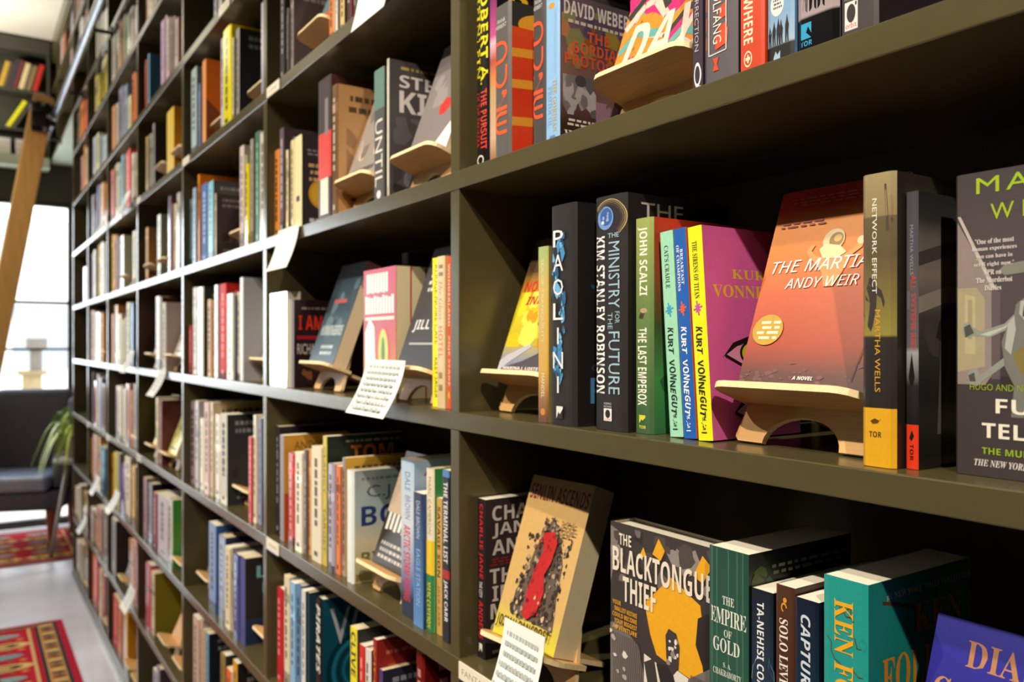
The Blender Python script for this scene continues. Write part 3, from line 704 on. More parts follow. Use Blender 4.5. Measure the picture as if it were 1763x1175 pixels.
# ------------------------------------------------ ladder rail and ladder
rl=empty('ladder_rail',(-3,-.10,2.87)); tag(rl,'steel rail along the top of the bookcase that the ladder hangs on','rail')
mb=MB(); mb.tube((-3.57,0,0),(4.4,0,0),.019,16); mb.build('steel_tube',M_STEEL,rl,color=False,smooth=True)
for x in (-6.45,-5.2,-4.1,-2.9,-1.7,-.5,.7):
    mb=MB(); mb.tube((x+3,0,0),(x+3,.0915,0),.009,8); mb.tube((x+3,.084,0),(x+3,.092,0),.03,12); mb.build('bracket',M_IRON,rl,color=False)
ld=empty('ladder',(-5.86,-.655,0)); tag(ld,'wide pine library ladder leaning on the steel rail by the window','ladder')
def lad(y,z): return y
def stile(x):
    mb=MB(); a=Vector((0,0,.0)); top=Vector((0,.50,2.98)); d=(top-a).normalized(); nrm=Vector((0,d.z,-d.y))
    pts=[a-nrm*.06,a+nrm*.06]+[top+nrm*.06,top+nrm*.045+d*.02,top-nrm*.045+d*.02,top-nrm*.06]
    pts[0].z=.02;pts[1].z=.02
    mb.prism([(x,p.y,p.z) for p in pts],(.035,0,0)); return mb.build('stile',M_PINE,ld,color=False,bevel=.004)
stile(0); stile(-.42)
for k in range(8):
    q=(.28+.32*k)/2.98; mb=MB(); y=.5*q; z=.28+.32*k
    mb.box((-.386,y-.045,z-.012),(.001,y+.045,z+.012)); mb.build('rung',M_PINE,ld,color=False,bevel=.003)
mb=MB()
for dz in (.025,.115): mb.tube((.03,.47,2.80+dz),(.075,.47,2.80+dz),.035,14); mb.tube((.035,.545,2.80+dz),(.06,.545,2.80+dz),.021,12); mb.box((.036,.52,2.795+dz),(.048,.55,2.805+dz))
mb.box((.036,.43,2.77),(.05,.53,2.95)); hk=mb.build('roller_hook',M_IRON,ld,color=False,bevel=.003)
mb=MB()
for dy,dz in ((.50,2.78),(.52,2.86),(.49,2.93)): mb.tube((.05,dy,dz),(.082,dy,dz),.012,10)
mb.build('hook_bolt',M_STEEL,hk,color=False)
# ------------------------------------------------ shelves over the window
wc=empty('window_shelf_unit',(-7.49,-.6,2.83)); tag(wc,'dark wall shelf unit filled with books above the tall window','shelf unit')
def wpart(n,a,b,m=M_DARKW):
    mb=MB(); mb.box(a,b); mb.build(n,m,wc,color=False,bevel=.001)
wpart('back_panel',(.0,-1.2,0),(.008,.585,.98)); wpart('base_panel',(.008,-1.2,-.005),(.19,.585,.075),M_SAGE)
wpart('top_panel',(.008,-1.2,.87),(.21,.585,.975)); wpart('side_panel',(.008,.565,.075),(.20,.585,.87)); wpart('side_panel',(.008,-1.2,.075),(.20,-1.18,.87))
for z in (.255,.555): wpart('shelf_board',(.008,-1.18,z),(.20,.565,z+.022))
BW=[]
def wbook(y,z,t,h,c,lean,label,d=.13):
    mtx=Matrix.Translation((-7.30,y,z+.0006))@Matrix.Rotation(lean,4,'X')@Matrix.Rotation(math.pi/2,4,'Z')
    o=make_book(mtx,t,h,d,c,c,parts=False); tag(o,label,'book','books over the window'); return o
L1=2.83+.577; L2=2.83+.277; L3=2.83+.075
y=-.388
for t,h,c,nm in ((.03,.2,'b8942a','ochre'),(.028,.2,'4f3f2c','brown'),(.03,.23,'35303a','charcoal'),(.03,.225,'6d2a2a','maroon'),(.034,.21,'d8c48a','cream and yellow'),(.024,.2,'6a6258','grey'),(.026,.2,'8a7448','tan'),(.034,.215,'c0281e','bright red')):
    y+=t/math.cos(.24)+.0015
    wbook(y,L1+t*math.sin(.24),t,h,c,-.24,'leaning %s book on the upper of two shelves over the window'%nm)
wbook(-.305,L2+.03*math.sin(.5),.03,.235,'e2de16',-.5,'bright yellow book leaning hard on the lower shelf over the window')
wbook(-.265,L2+.026*math.sin(.5),.026,.2,'4a443a',-.5,'dark grey book leaning beside the bright yellow one')
for y,t,h,c,nm in ((-.153,.036,.20,'5a6074','slate blue'),(-.1145,.035,.2,'a01e2c','crimson'),(-.0745,.035,.2,'b8ac7c','straw')):
    wbook(y,L2,t,h,c,0,'upright %s book on the lower shelf over the window'%nm)
def lying(y,z,t,wd,c,label):
    mb=MB(); mb.box((0,0,0),(.15,wd,t),lin(c)); mb.box((.149,.004,.003),(.1515,wd-.004,t-.003),lin('d8d4c8'))
    o=mb.build('book',M_PRINT); o.location=(-7.46,y,z); tag(o,label,'book','books over the window')
for k,c in enumerate(('bcc4c8','d4d2c4','aeb6ba')): lying(-.42,L3+.0005+k*.041,.04,.145,c,'pale book lying %s in the stack by the window header'%('lowest','midway','topmost')[k])
for k,c in enumerate(('c07a8a','b8b4c4','c8a0a8')): lying(-.245,L3+.0005+k*.041,.04,.16,c,'pinkish book lying %s in the second stack over the window'%('lowest','midway','topmost')[k])
# ------------------------------------------------ wing chair
ch=empty('wing_chair',(-6.97,-.224,.012)); ch.rotation_euler=(0,0,math.radians(-20)); tag(ch,'dark navy wing chair with pale lit seat and orange wooden legs by the window','chair')
def rbox(name,a,b,m,bev,parent=ch,taper=None):
    mb=MB(); mb.box(a,b); o=mb.build(name,m,parent,color=False,bevel=bev); o.modifiers[0].segments=4
    if taper:
        for v in o.data.vertices:
            if v.co.z>(a[2]+b[2])/2: v.co.x+=taper
    for p in o.data.polygons: p.use_smooth=True
    return o
rbox('seat_frame',(-.30,-.34,.27),(.29,.34,.40),M_NAVY,.02)
rbox('seat_cushion',(-.22,-.26,.402),(.31,.26,.515),M_SEAT,.035)
rbox('backrest',(-.36,-.27,.40),(-.225,.27,1.10),M_NAVY,.05,taper=-.03)
for s in (-1,1):
    rbox('armrest',(-.24,s*.31-.05,.40),(.22,s*.31+.05,.66),M_NAVY,.04)
    rbox('wing',(-.37,s*.31-.035,.655),(-.10,s*.31+.035,1.04),M_NAVY,.035,taper=-.02)
for x,y in ((.25,.27),(.25,-.27),(-.27,.27),(-.27,-.27)):
    mb=MB(); mb.lathe((x,y,0),[(.022,0),(.026,.02),(.02,.05),(.026,.14),(.036,.22),(.036,.269)],14); mb.build('leg',M_CHERRY,ch,color=False,smooth=True)
# ------------------------------------------------ plant on its stand
ps=empty('plant_stand',(-6.33,.085,.012)); tag(ps,'small pale round plant stand on slanted legs beside the bookcase end','plant stand')
mb=MB(); mb.lathe((0,0,.64),[(.15,0),(.155,.008),(.155,.02),(.15,.025)],28); mb.build('table_top',M_TABLE,ps,color=False)
for k in range(3):
    a=math.radians(-100+120*k); mb=MB(); mb.tube((.17*math.cos(a),.17*math.sin(a),.004),(.06*math.cos(a),.06*math.sin(a),.64),.013,10,.016); mb.build('leg',M_TABLE,ps,color=False,smooth=True)
pl=empty('spider_plant',(-6.33,.085,.6775)); tag(pl,'drooping spider plant in a clay pot at the end of the bookcase','plant')
mb=MB(); mb.lathe((0,0,0),[(.06,0),(.065,.005),(.085,.14),(.092,.14),(.092,.16),(.08,.16),(.075,.12)],22); mb.build('pot',M_POT,pl,color=False)
R=random.Random(4); fo=MB()
for k in range(95):
    a=R.uniform(0,6.283); L=R.uniform(.22,.46)*(.5 if math.sin(a)>.1 else 1); w=R.uniform(.006,.011); up=R.uniform(.12,.30)
    prev=None
    for i in range(9):
        q=i/8; r=.02+L*.62*q; z=.13+up*math.sin(min(1,q*1.25)*math.pi*.62)-L*.95*q*q
        ww=w*(1-q**2)+.0008; c=Vector((r*math.cos(a),r*math.sin(a),z)); s=Vector((-math.sin(a),math.cos(a),0))*ww
        cur=(c-s,c+s)
        if prev: fo.face([prev[0],prev[1],cur[1],cur[0]],m=k%2)
        prev=cur
fo.build('foliage',[M_GREEN,M_GREEN2],pl,color=False)
# ------------------------------------------------ rugs
def rug(name,x0,x1,y0,y1,label,seed,z=.0):
    mb=MB(); X=x1-x0; Y=y1-y0
    mb.box((0,0,0),(X,Y,.007),lin('8a1626'))
    cv=Canvas(mb,lambda u,v,k:(X*(1-v),Y*(1-u),.0071+.00001*k)) # u from the bookcase edge, v away from the camera
    fx=1/Y; fy=1/X
    cv.rect(0,0,1,1,'a51a30'); 
    cv.rect(.03*fx,.03*fy,1-.03*fx,1-.03*fy,'2c3136'); cv.rect(.045*fx,.045*fy,1-.045*fx,1-.045*fy,'b98a4c')
    n=int(X/.045)
    for i in range(n):
        for s in (0,1):
            u=.05*fx if s==0 else 1-.105*fx; v=(i+.5)/n
            cv.poly([(u,v-.25/n),(u+.027*fx,v-.4/n),(u+.055*fx,v-.25/n),(u+.055*fx,v+.15/n),(u+.027*fx,v+.35/n),(u,v+.15/n)],('6d2a26','37414a','c9a86a')[i%3])
    cv.rect(.115*fx,.06*fy,1-.115*fx,1-.06*fy,'2c3136'); cv.rect(.13*fx,.075*fy,1-.13*fx,1-.075*fy,'b01a2e')
    v=1-.13*fy; i=0
    while v>.1*fy:
        u=.2*fx; j=0
        while u<1-.2*fx:
            kind=(i+j)%4; cu=u+.1*fx
            if i%2==0:
                cv.ell(cu,v-.03*fy,.105*fx,.035*fy,('7d9b98','7d9b98','6d8f92','8fa39a')[kind],20); cv.rect(cu-.006*fx,v-.055*fy,cu+.006*fx,v-.005*fy,'4a5a5c')
            else:
                cv.ell(cu,v-.03*fy,.15*fx,.05*fy,'d3b06c',8); cv.ell(cu,v-.03*fy,.10*fx,.034*fy,'4a4530',8); cv.ell(cu,v-.03*fy,.06*fx,.02*fy,'c9a55e',6)
            for q in range(5): cv.poly([(cu-.12*fx+q*.05*fx,v-.10*fy),(cu-.10*fx+q*.05*fx,v-.085*fy),(cu-.08*fx+q*.05*fx,v-.10*fy),(cu-.10*fx+q*.05*fx,v-.115*fy)],('c98a4a','7a5a2c','3a4448')[q%3])
            u+=.30*fx; j+=1
        v-=.155*fy; i+=1
    cv.rect(.15*fx,.1*fy,.165*fx,1-.1*fy,'c9a06a')
    o=mb.build(name,M_RUG); o.location=(x0,y0,.0005); tag(o,label,'rug'); return o
rug('rug',-4.91,-1.6,-1.75,-.14,'red patterned wool rug with tan border on the concrete floor in the aisle',1)
rug('rug',-7.35,-6.27,-1.9,.22,'red patterned wool rug under the navy wing chair',2)
# ------------------------------------------------ colour words for the labels
def cname(h):
    r,g,b=[int(h[i:i+2],16) for i in (0,2,4)]; import colorsys
    H,L,S=colorsys.rgb_to_hls(r/255,g/255,b/255); H*=360
    if L<.2 and S<.3: return 'near-black'
    if S<.14: return 'charcoal' if L<.36 else 'grey' if L<.66 else 'off-white'
    if L>.78 and 20<H<75: return 'cream'
    if L>.78: return {0:'pale pink',1:'pale green',2:'pale blue',3:'pale lilac'}[0 if H<20 or H>330 else 1 if H<165 else 2 if H<250 else 3]
    if H<16 or H>345: n='red' if S>.5 else 'dusty red'
    elif H<42: n='orange' if S>.62 and L>.4 else 'tan' if L>.5 else 'brown'
    elif H<68: n='yellow' if S>.6 else 'straw' if L>.5 else 'olive'
    elif H<165: n='green'
    elif H<200: n='teal'
    elif H<250: n='blue'
    elif H<290: n='purple'
    else: n='mauve'
    return ('dark ' if L<.28 else 'light ' if L>.68 else '')+n
def lum(h): return sum(int(h[i:i+2],16)*w for i,w in ((0,.3),(2,.6),(4,.1)))
def shade(h,f,add=0):
    return ''.join('%02x'%max(0,min(255,int(int(h[i:i+2],16)*f+add))) for i in (0,2,4))
def plain_art(seed,sc,cc,near):
    def art(S,F):
        R=random.Random(seed); dark=lum(sc)<120
        ink=shade(sc,.6,120) if dark else shade(sc,.42)
        if R.random()<.45: S.rect(0,.0,1,R.uniform(.05,.16),shade(sc,R.choice((.7,1.15,.5))))
        if R.random()<.3: v=R.uniform(.55,.8); S.rect(0,v,1,v+.08,shade(sc,R.choice((.75,1.2))))
        # illegible running title
        v=.9
        a=R.uniform(.3,.42); b=R.uniform(.6,.72); stop=R.uniform(.2,.35)
        while v>stop:
            l=R.uniform(.03,.09)
            S.rect(a,v-l,b,v,ink); v-=l+R.uniform(.012,.03)
        S.rect(.32,.05,.68,.09,ink)
        if near:
            c=cc or sc; dk=lum(c)<110; k2=shade(c,.7,110) if dk else shade(c,.45)
            F.dashes(seed,.12,.78,.9,.95,k2,2); F.blots(seed,5,(.1,.25,.9,.7),.08,.2,[shade(c,.8),shade(c,1.15,10)],1.5); F.dashes(seed+1,.15,.06,.85,.16,k2,2)
    return art
ART={}
def A(bay,row,i):
    def deco(f): ART[(bay,row,i)]=f; return f
    return deco
@A('C',1,4)
def _(S,F):
    F.ell(.35,.38,.24,.16,'c9921c'); F.ell(.35,.38,.2,.13,'d9a42c'); F.dashes(3,.08,.78,.95,.86,'8a7a80',2); F.dashes(8,.1,.5,.5,.72,'c9a070',3); F.dashes(5,.1,.06,.9,.14,'c9c2c8',1); S.rect(.25,.12,.75,.92,'d8cb98'); S.rect(.25,.3,.75,.36,'3a2d34')
@A('C',1,5)
def _(S,F):
    S.rect(0,.3,1,.62,'c93a2c'); S.rect(.2,.05,.8,.3,'e0d4c4'); S.rect(.55,.6,.8,.85,'7a7078')
@A('C',1,7)
def _(S,F):
    S.rect(0,.7,1,1,'5a7a72'); S.text('UNTIL',.15,.12,.85,.62,'d5cfc8',True); S.ell(.5,.06,.2,.03,'e0dcd8')
@A('C',1,8)
def _(S,F):
    S.rect(.2,.1,.8,.95,'d8d0c4'); F.dashes(2,.1,.93,.8,.97,'b09a5a',1); F.text(SANSB('STEPHEN'),.12,.81,1.18,.90,'d9d0cc') if 0 else F.text(SANSB('STEPH'),.12,.81,.9,.90,'d9d0cc'); F.text(SANSB('KING'),.12,.63,.98,.79,'d9d0cc')
    F.blots(4,9,(.05,.1,.9,.6),.08,.2,['5b575c','6b676e','3a363a'],1.5); F.ell(.45,.45,.03,.03,'c9952c')
@A('C',2,0)
def _(S,F):
    F.text(SANSB('I AM'),.08,.66,.52,.82,'d0341e'); F.text(SANSB('LEGEND'),.55,.66,1.0,.82,'b02c1a'); F.rect(.05,.55,.98,.59,'a01c2c'); F.text('RICHARD',.06,.38,.52,.5,'c9beb8'); F.text('MATHESON',.54,.38,1,.5,'c9beb8'); F.dashes(2,.1,.88,.9,.93,'8a7a7c',1)
    F.blots(6,10,(.05,.03,.9,.25),.04,.14,['5a3520','7a4a2c','3a2018'],1.5)
@A('C',2,1)
def _(S,F): S.dashes(1,.3,.1,.3,.1,'222222',1); S.text('ROUGE NOIRE CAFE',.3,.42,.72,.95,'6a6a20',True); S.text('RILEY SAGER',.3,.06,.72,.33,'4a4a18',True)
@A('C',2,2)
def _(S,F): S.text(SERIFI('The Glass'),.3,.58,.75,.84,'b08a4a',True); S.text(SANSB('HOTEL'),.25,.33,.8,.54,'d0701c',True); S.dashes(9,.3,.86,.8,.96,'7a6a4a',2); S.dashes(7,.3,.1,.8,.26,'a08050',2)
@A('C',2,3)
def _(S,F): S.text(SANSB('WONDERLAND'),.2,.54,.8,.95,'f0d8c8',True); S.text(SANSB('ZOJE STAGE'),.2,.15,.8,.48,'f0d8c8',True); S.ell(.5,.09,.3,.025,'f0b41c')
@A('C',3,1)
def _(S,F): F.text('ANONYMOUS',.15,.86,1.0,.94,'4a3018'); F.rect(0,.0,1,.45,'b8451e')
@A('C',3,7)
def _(S,F): F.text(SANSB('TOM'),.3,.80,.85,.92,'c9782a'); F.dashes(2,.2,.94,.95,.97,'9aa098',1); S.text('CLANCY',.2,.55,.8,.92,'1c2a1c',True); S.text('TARGET',.2,.1,.8,.45,'1c2a1c',True)
@A('C',3,11)
def _(S,F):
    F.grid(0,0,1,1,[(0,'b5a878'),(.35,'d4c9a8'),(.6,'a8b8bc'),(1,'8e9c9c')]); F.text('C.J.',.18,.72,.62,.86,'4a5260'); F.text(SANSB('BOX'),.1,.5,1.0,.68,'2a3a6a'); F.dashes(4,.1,.9,.9,.95,'6a7478',1); F.text(SANSB('BITTERROOT'),.1,.16,1.1,.26,'6a5a3a') if 0 else F.text(SANSB('BITTER'),.1,.16,.95,.27,'7a6a44'); F.blots(3,8,(.02,.02,.98,.14),.05,.14,['8a7a4a','a89458'],1.5)
@A('C',3,12)
def _(S,F):
    S.grid(0,0,1,1,[(0,'2c3448'),(.12,'2c3448'),(.2,'56689a'),(.6,'c9cfd8'),(1,'a9c0d8')]); S.text('DALE',.35,.8,.75,.92,'56749a',True); S.text('BROWN',.35,.62,.75,.77,'56749a',True); S.text(SANSB('ARCTIC STORM RISING'),.25,.1,.75,.58,'c8242c',True); F.grid(0,0,1,1,[(0,'8aa0bc'),(1,'a0b4cc')]); F.text('ARCTIC',.1,.9,.95,.96,'a04a50')
@A('C',3,13)
def _(S,F): S.grid(0,0,1,1,[(0,'5a8ac4'),(.45,'44679c'),(1,'232c44')]); S.text('DALE BROWN',.35,.66,.7,.94,'b9c4d4',True); S.text('EAGLE STATION',.35,.16,.75,.58,'8fb8e0',True)
@A('C',3,14)
def _(S,F): S.rect(0,.0,1,.35,'2f7a48'); S.rect(0,.35,1,.56,'e3c01c'); S.text('MARC CAMERON',.35,.6,.75,.95,'b09a70',True); S.text(SANSB('MARC CAMERON'),.2,.02,.7,.3,'d9c21e',True)
@A('C',3,15)
def _(S,F): S.text(SANSB('SAVAGE SON'),.25,.42,.78,.94,'3a2c18',True); S.text(SANSB('JACK CARR'),.25,.06,.7,.36,'7a5a28',True)
@A('C',3,16)
def _(S,F): S.rect(0,.96,1,1,'4a7ab0'); S.text(SANSB('THE TERMINAL LIST'),.22,.46,.8,.93,'e0dedc',True); S.text(SANSB('JACK CARR'),.22,.12,.8,.36,'e6e2e0',True); S.rect(0,.37,1,.42,'a82c2c')
@A('C',4,6)
def _(S,F): S.text(SANSBI('PIRATES'),.2,.3,.85,.9,'e0e0dc',True)
@A('C',4,5)
def _(S,F): F.stack('PI',.35,.45,.7,.86,'9aa2a4')
@A('C',4,7) if 0 else (lambda f:f)
def _(S,F): pass
def vor(S,F):
    S.text(SANSBI('PIRATES'),.2,.4,.85,.95,'e4e4e0',True); F.grid(0,0,1,1,[(0,'0c3a4a'),(1,'124a5c')])
    for k in range(5): F.ring(.5,.4,.45-.07*k,.30-.045*k,.12,('0a2c3a','1a6a80')[k%2],30)
    F.ell(.62,.42,.12,.12,'081c24'); F.text('VOR',.1,.62,1.0,.92,'a8aaac'); F.text(SANSB('CA'),.12,.05,.6,.2,'d8c41e')
ART[('C',4,6)]=vor
@A('C',4,7)
def _(S,F): S.text(SANSB('CLIVE CUSSLER'),.2,.1,.85,.97,'2a2c2a',True)
@A('C',4,10)
def _(S,F): S.text('VINCE',.25,.5,.75,.95,'c8922c',True); F.text('VI',.12,.60,.8,.82,'b8501c'); F.dashes(3,.1,.88,.8,.93,'c06a5a',1)
@A('B',0,3)
def _(S,F): F.poly([(.25,.62),(.5,.62),(.4,.82)],'a04aa0'); F.rect(.3,.4,.6,.55,'b050a0'); F.poly([(0,.0),(.0,.55),(.9,.0)],'8a4a20')
@A('B',0,8)
def _(S,F): F.ell(.5,.66,.34,.15,'e02a30'); F.ell(.75,.9,.3,.12,'c82830'); F.text(SANSB('THE'),.15,.44,.75,.53,'c9c0bc'); F.text(SANSB('AFTER'),.12,.28,.95,.38,'c9c0bc'); F.rect(0,.1,1,.14,'7a1c20')
@A('B',9,9)
def _(S,F): F.dashes(5,.3,.55,.95,.65,'a9b8bc',1)
@A('B',2,10)
def _(S,F): F.rect(.55,.5,.95,.8,'6a6460'); F.rect(.6,.53,.92,.77,'b4b0b6'); F.poly([(.3,.12),(.95,.42),(.95,.12)],'4a76c0'); F.rect(.6,.2,.8,.45,'5a4638')
@A('B',4,5)
def _(S,F): F.text('LO',.2,.76,1.0,.9,'6aa0a4'); F.text('B',.3,.58,.7,.7,'4a8088'); F.rect(0,0,1,.3,'1c2a44')
@A('A',0,5)
def _(S,F): F.ell(.75,.55,.3,.16,'6a2c10'); F.blots(3,5,(.1,.1,.9,.4),.1,.2,['e0a818','c98810'],1.5)
@A('A',1,4)
def _(S,F): S.rect(0,0,1,.5,'c9a818'); F.rect(0,0,1,.55,'c9a010'); F.ell(.5,.15,.3,.1,'d05030')

cell={}
for rec in BOOKS: cell.setdefault((rec[0],rec[1]),[]).append(rec)
THK=lambda t:'slim ' if t<.017 else 'thick ' if t>.034 else ''
HGT=lambda h:'tall ' if h>.235 else 'short ' if h<.18 else ''
nb=0
for (bay,row),L in cell.items():
    for i,(b_,r_,X0,t,h,b,d,sc,cc,src) in enumerate(L):
        near=bay in 'CB'; nb+=1
        art=ART.get((bay,row,src)) or plain_art(nb*17+3,sc,cc,near)
        hard=(nb*7%3==0) and t>.02
        mt=(M_GLOSS,M_PRINT,M_MATTE)[nb*5%3]
        o=make_book(upright(row,X0,b),t,h,d,sc,cc or shade(sc,.85),hard,art,mt,parts=near,white=bool(nb%2))
        c1=cname(sc)
        w=(HGT(h)+THK(t)+c1) if not (HGT(h) and THK(t)) else THK(t)+c1
        tag(o,'%s book, %s from window end, %s, %s'%(w,ORD[i],rown(row),BAYN[bay]),'book','books on the bookcase')
# display stands and the books leaning on them
dcount={}
for bay,row,X,cc,sc,hb,th in DISP:
    k=dcount[(bay,row)]=dcount.get((bay,row),0)+1
    tot=sum(1 for d in DISP if d[:2]==(bay,row))
    which='' if tot==1 else ('first ' if k==1 else 'second ')
    y=.035 if bay!='B' else .060
    pos='%s, %s'%(rown(row),BAYN[bay])
    if hb: lab='%splywood book stand holding a %s book, %s'%(which,cname(cc),pos)
    else: lab='%sempty plywood book stand, %s'%(which,pos)
    make_stand(row,X,y,0,lab)
    if hb:
        d,h=.13,.20
        if row in (1,2) and bay=='C': d,h=.135,.215
        def art(S,F,cc=cc,sc=sc,key=(bay,row,k)):
            R=random.Random(key[1]*31+k*7+ord(key[0])); ink=shade(cc,.6,120) if lum(cc)<130 else shade(cc,.4)
            if key==('C',2,1):
                F.grid(0,0,1,1,[(0,'3a5060'),(.5,'2f4654'),(1,'1c2830')]); F.blots(3,14,(.02,.25,.98,.9),.06,.16,['3f5a68','253840','566e78'],1.5); F.rect(.2,.6,.7,.64,'b05050'); F.text(SANSB('HUMMINGBIRDS'),.1,.28,.92,.38,'b9c0c0'); F.dashes(4,.3,.08,.8,.2,'c0c8c8',2)
            elif key==('C',2,2):
                F.dashes(4,.15,.62,.85,.8,'c8c8c4',3); F.text(SANSB('JILL RA'),.12,.3,.9,.40,'d8d8d4'); F.rect(.15,.2,.85,.215,'a8a8a4'); F.dashes(9,.2,.9,.8,.95,'8a8a88',1)
            elif key==('C',3,1):
                F.rect(0,0,1,.45,'2c2622'); F.ell(.45,.72,.2,.2,'c8b4a0'); [F.rect(.08+.12*q,.3+.01*(q%2),.155+.12*q,.45,'dcd8d0') for q in range(7)]; F.dashes(4,.1,.05,.9,.22,'b8b0a8',3)
            elif key==('C',1,2): F.ell(.6,.4,.14,.07,'c02a26'); F.poly([(.5,.0),(1,.3),(1,.0)],'e0ded8'); F.blots(5,8,(.05,.4,.95,.95),.1,.2,['8a8482','5c5654'],1.5)
            elif key==('C',0,1): F.rect(0,.0,1,.3,'b05a3c'); F.rect(0,.3,1,.55,'5a7a80'); F.blots(2,6,(.05,.55,.95,.95),.1,.2,['c9a898','6b5b58'],1.5)
            elif key==('B',0,2): F.dashes(5,.3,.55,.95,.65,'a9b8bc',1)
            elif key==('B',0,1): F.poly([(.35,.35),(.6,.35),(.45,.62)],'9a4a9c'); F.rect(.4,.66,.55,.8,'b860a8'); F.rect(0,.92,1,1,'c85a10')
            elif key==('B',4,1): F.rect(0,.62,1,1,'e08a1c'); F.rect(0,.5,1,.62,'c8b41c'); F.dashes(6,.1,.2,.9,.45,'b8c0c8',3); F.rect(.7,0,1,.14,'7ab058')
            elif key==('B',2,1): F.rect(.5,.55,.92,.9,'6a6460'); F.rect(.55,.58,.88,.87,'b4b0b6'); F.poly([(.1,.05),(.95,.5),(.95,.05)],'4a76c0')
            elif key==('A',2,1): F.rect(.35,.15,1,.8,'c81414')
            else: F.dashes(k,.12,.75,.9,.92,ink,2); F.blots(k+3,6,(.1,.2,.9,.7),.1,.2,[shade(cc,.8),sc,shade(cc,1.1,8)],1.5); F.dashes(k+9,.15,.06,.85,.14,ink,1)
        o=make_book(stand_book_mtx(row,X,y,0,th,d),th,h,d,sc,cc,False,art,M_PRINT,parts=bay in 'CB',white=False,back=sc)
        tag(o,'%s book leaning on the %splywood stand, %s'%(cname(cc),which,pos),'book','books on display stands')
# ------------------------------------------------ extra pieces of the sixth bay
def foil(S,F):
    F.grid(0,0,1,1,[(0,'c8c6ce'),(.3,'e4e4ea'),(.6,'f4f4f4'),(1,'d8dade')]); F.blots(8,14,(.05,.05,.95,.95),.05,.16,['a8a6b0','f4f4f6','8a8892'],1.5)
o=make_book(faceout(2,-1.830,.006,.03),.03,.205,.122,'b8b6be','dcdce2',False,foil,M_FOIL); tag(o,'shiny silver shrink-wrapped book standing face out, fifth shelf up, sixth bay from window','book','books on the bookcase')
def pink(S,F):
    F.grid(0,0,1,1,[(0,'b89410'),(.18,'bc8010'),(.45,'b83412'),(.62,'ac1a28'),(1,'b81048')]); F.rect(.1,.64,.78,.98,'b02438')
    [F.rect(.10+.085*q,.81+.006*(q%2),.165+.085*q,.965,'f0e4dc') for q in range(8)]; [F.rect(.06+.09*q,.65,.13+.09*q,.79-.008*(q%3),'f0e4dc') for q in range(10)]; F.rect(.05,.6,.95,.625,'f0d0c0')
    F.ell(.62,.33,.20,.22,'c8182c'); F.ell(.62,.35,.15,.18,'b8c41c'); F.ell(.62,.35,.05,.12,'4a6a10'); F.poly([(.05,.12),(.4,.1),(.35,.55),(.2,.62),(.05,.5)],'f0ece4'); F.dashes(3,.1,.02,.9,.08,'7a4a10',1)  # off-white patch at the spine side is glare painted onto the cover
for k in range(3):
    o=make_book(faceout(2,-1.385,.040+.0285*k,.027),.027,.225,.135,'c82a4a','d83a3c',False,pink,M_PRINT,white=False)
    tag(o,('front copy of the pink and orange book standing face out, fifth shelf up, sixth bay','middle copy of the pink and orange face-out book, only its page edges showing','rear copy of the pink and orange face-out book, only its page edges showing')[k],'book','books on the bookcase')
o=make_book(upright(2,-1.455,.15),.03,.27,.12,'3a3634','2c2a28',True,None,M_MATTE); tag(o,'tall black book standing in the shadow behind the pink face-out book','book','books on the bookcase')
o=make_book(upright(2,-1.30,.165),.035,.255,.115,'8a6a54','7a5c48',False,None,M_MATTE); tag(o,'brown book standing in the shadow behind the pink face-out copies','book','books on the bookcase')
def gl(S,F): F.blots(5,16,(.02,.05,.98,.95),.05,.15,['a8a2a4','7a2a2a','d8d4d4','4a3a3a'],1.5)
o=make_book(faceout(3,-1.20,.195,.03),.03,.295,.14,'8a8486','9a9092',False,gl,M_FOIL); tag(o,'tall shiny wrapped book reaching the shelf above it, behind the blue thriller, sixth bay','book','books on the bookcase')
def purp(S,F): F.dashes(3,.08,.7,.92,.92,'b8b4c0',3)
# ------------------------------------------------ the bay nearest the camera: top shelf
def heinlein(S,F):
    S.text(SANSB('ROBERT A.'),.42,.46,.92,1.04,'e0d41c',True); S.text(SANSB('HEINLEIN'),.08,.5,.38,.98,'c8b81c',True)
    S.text(SANSB('THE PURSUIT'),.42,.10,.88,.43,'d0483c',True); S.text('OF THE PANKERA',.1,.12,.34,.42,'b02a2c',True); S.ring(.4,.045,.26,.028,.3,'d8d4d0',16); S.rect(.2,.02,.6,.03,'d8d4d0')
    F.text(SANSB('ROBERT'),.1,.86,.98,.96,'d8c81c'); F.blots(2,8,(.05,.1,.95,.8),.08,.2,['3a2430','5a2c3c'],1.5)
def nebula(S,F):
    S.grid(0,0,1,1,[(0,'8a5a3a'),(.15,'c8a890'),(.4,'b89868'),(.5,'c87848'),(.58,'a84a3a'),(.68,'d8b0c0'),(.72,'c04a8a'),(.95,'6a2a5a'),(1,'2a1c2c')])
    F.grid(0,0,1,1,[(0,'2a2028'),(1,'1c181c')]); F.text(SANSB('ROB'),.12,.85,.95,.97,'d0a41c')
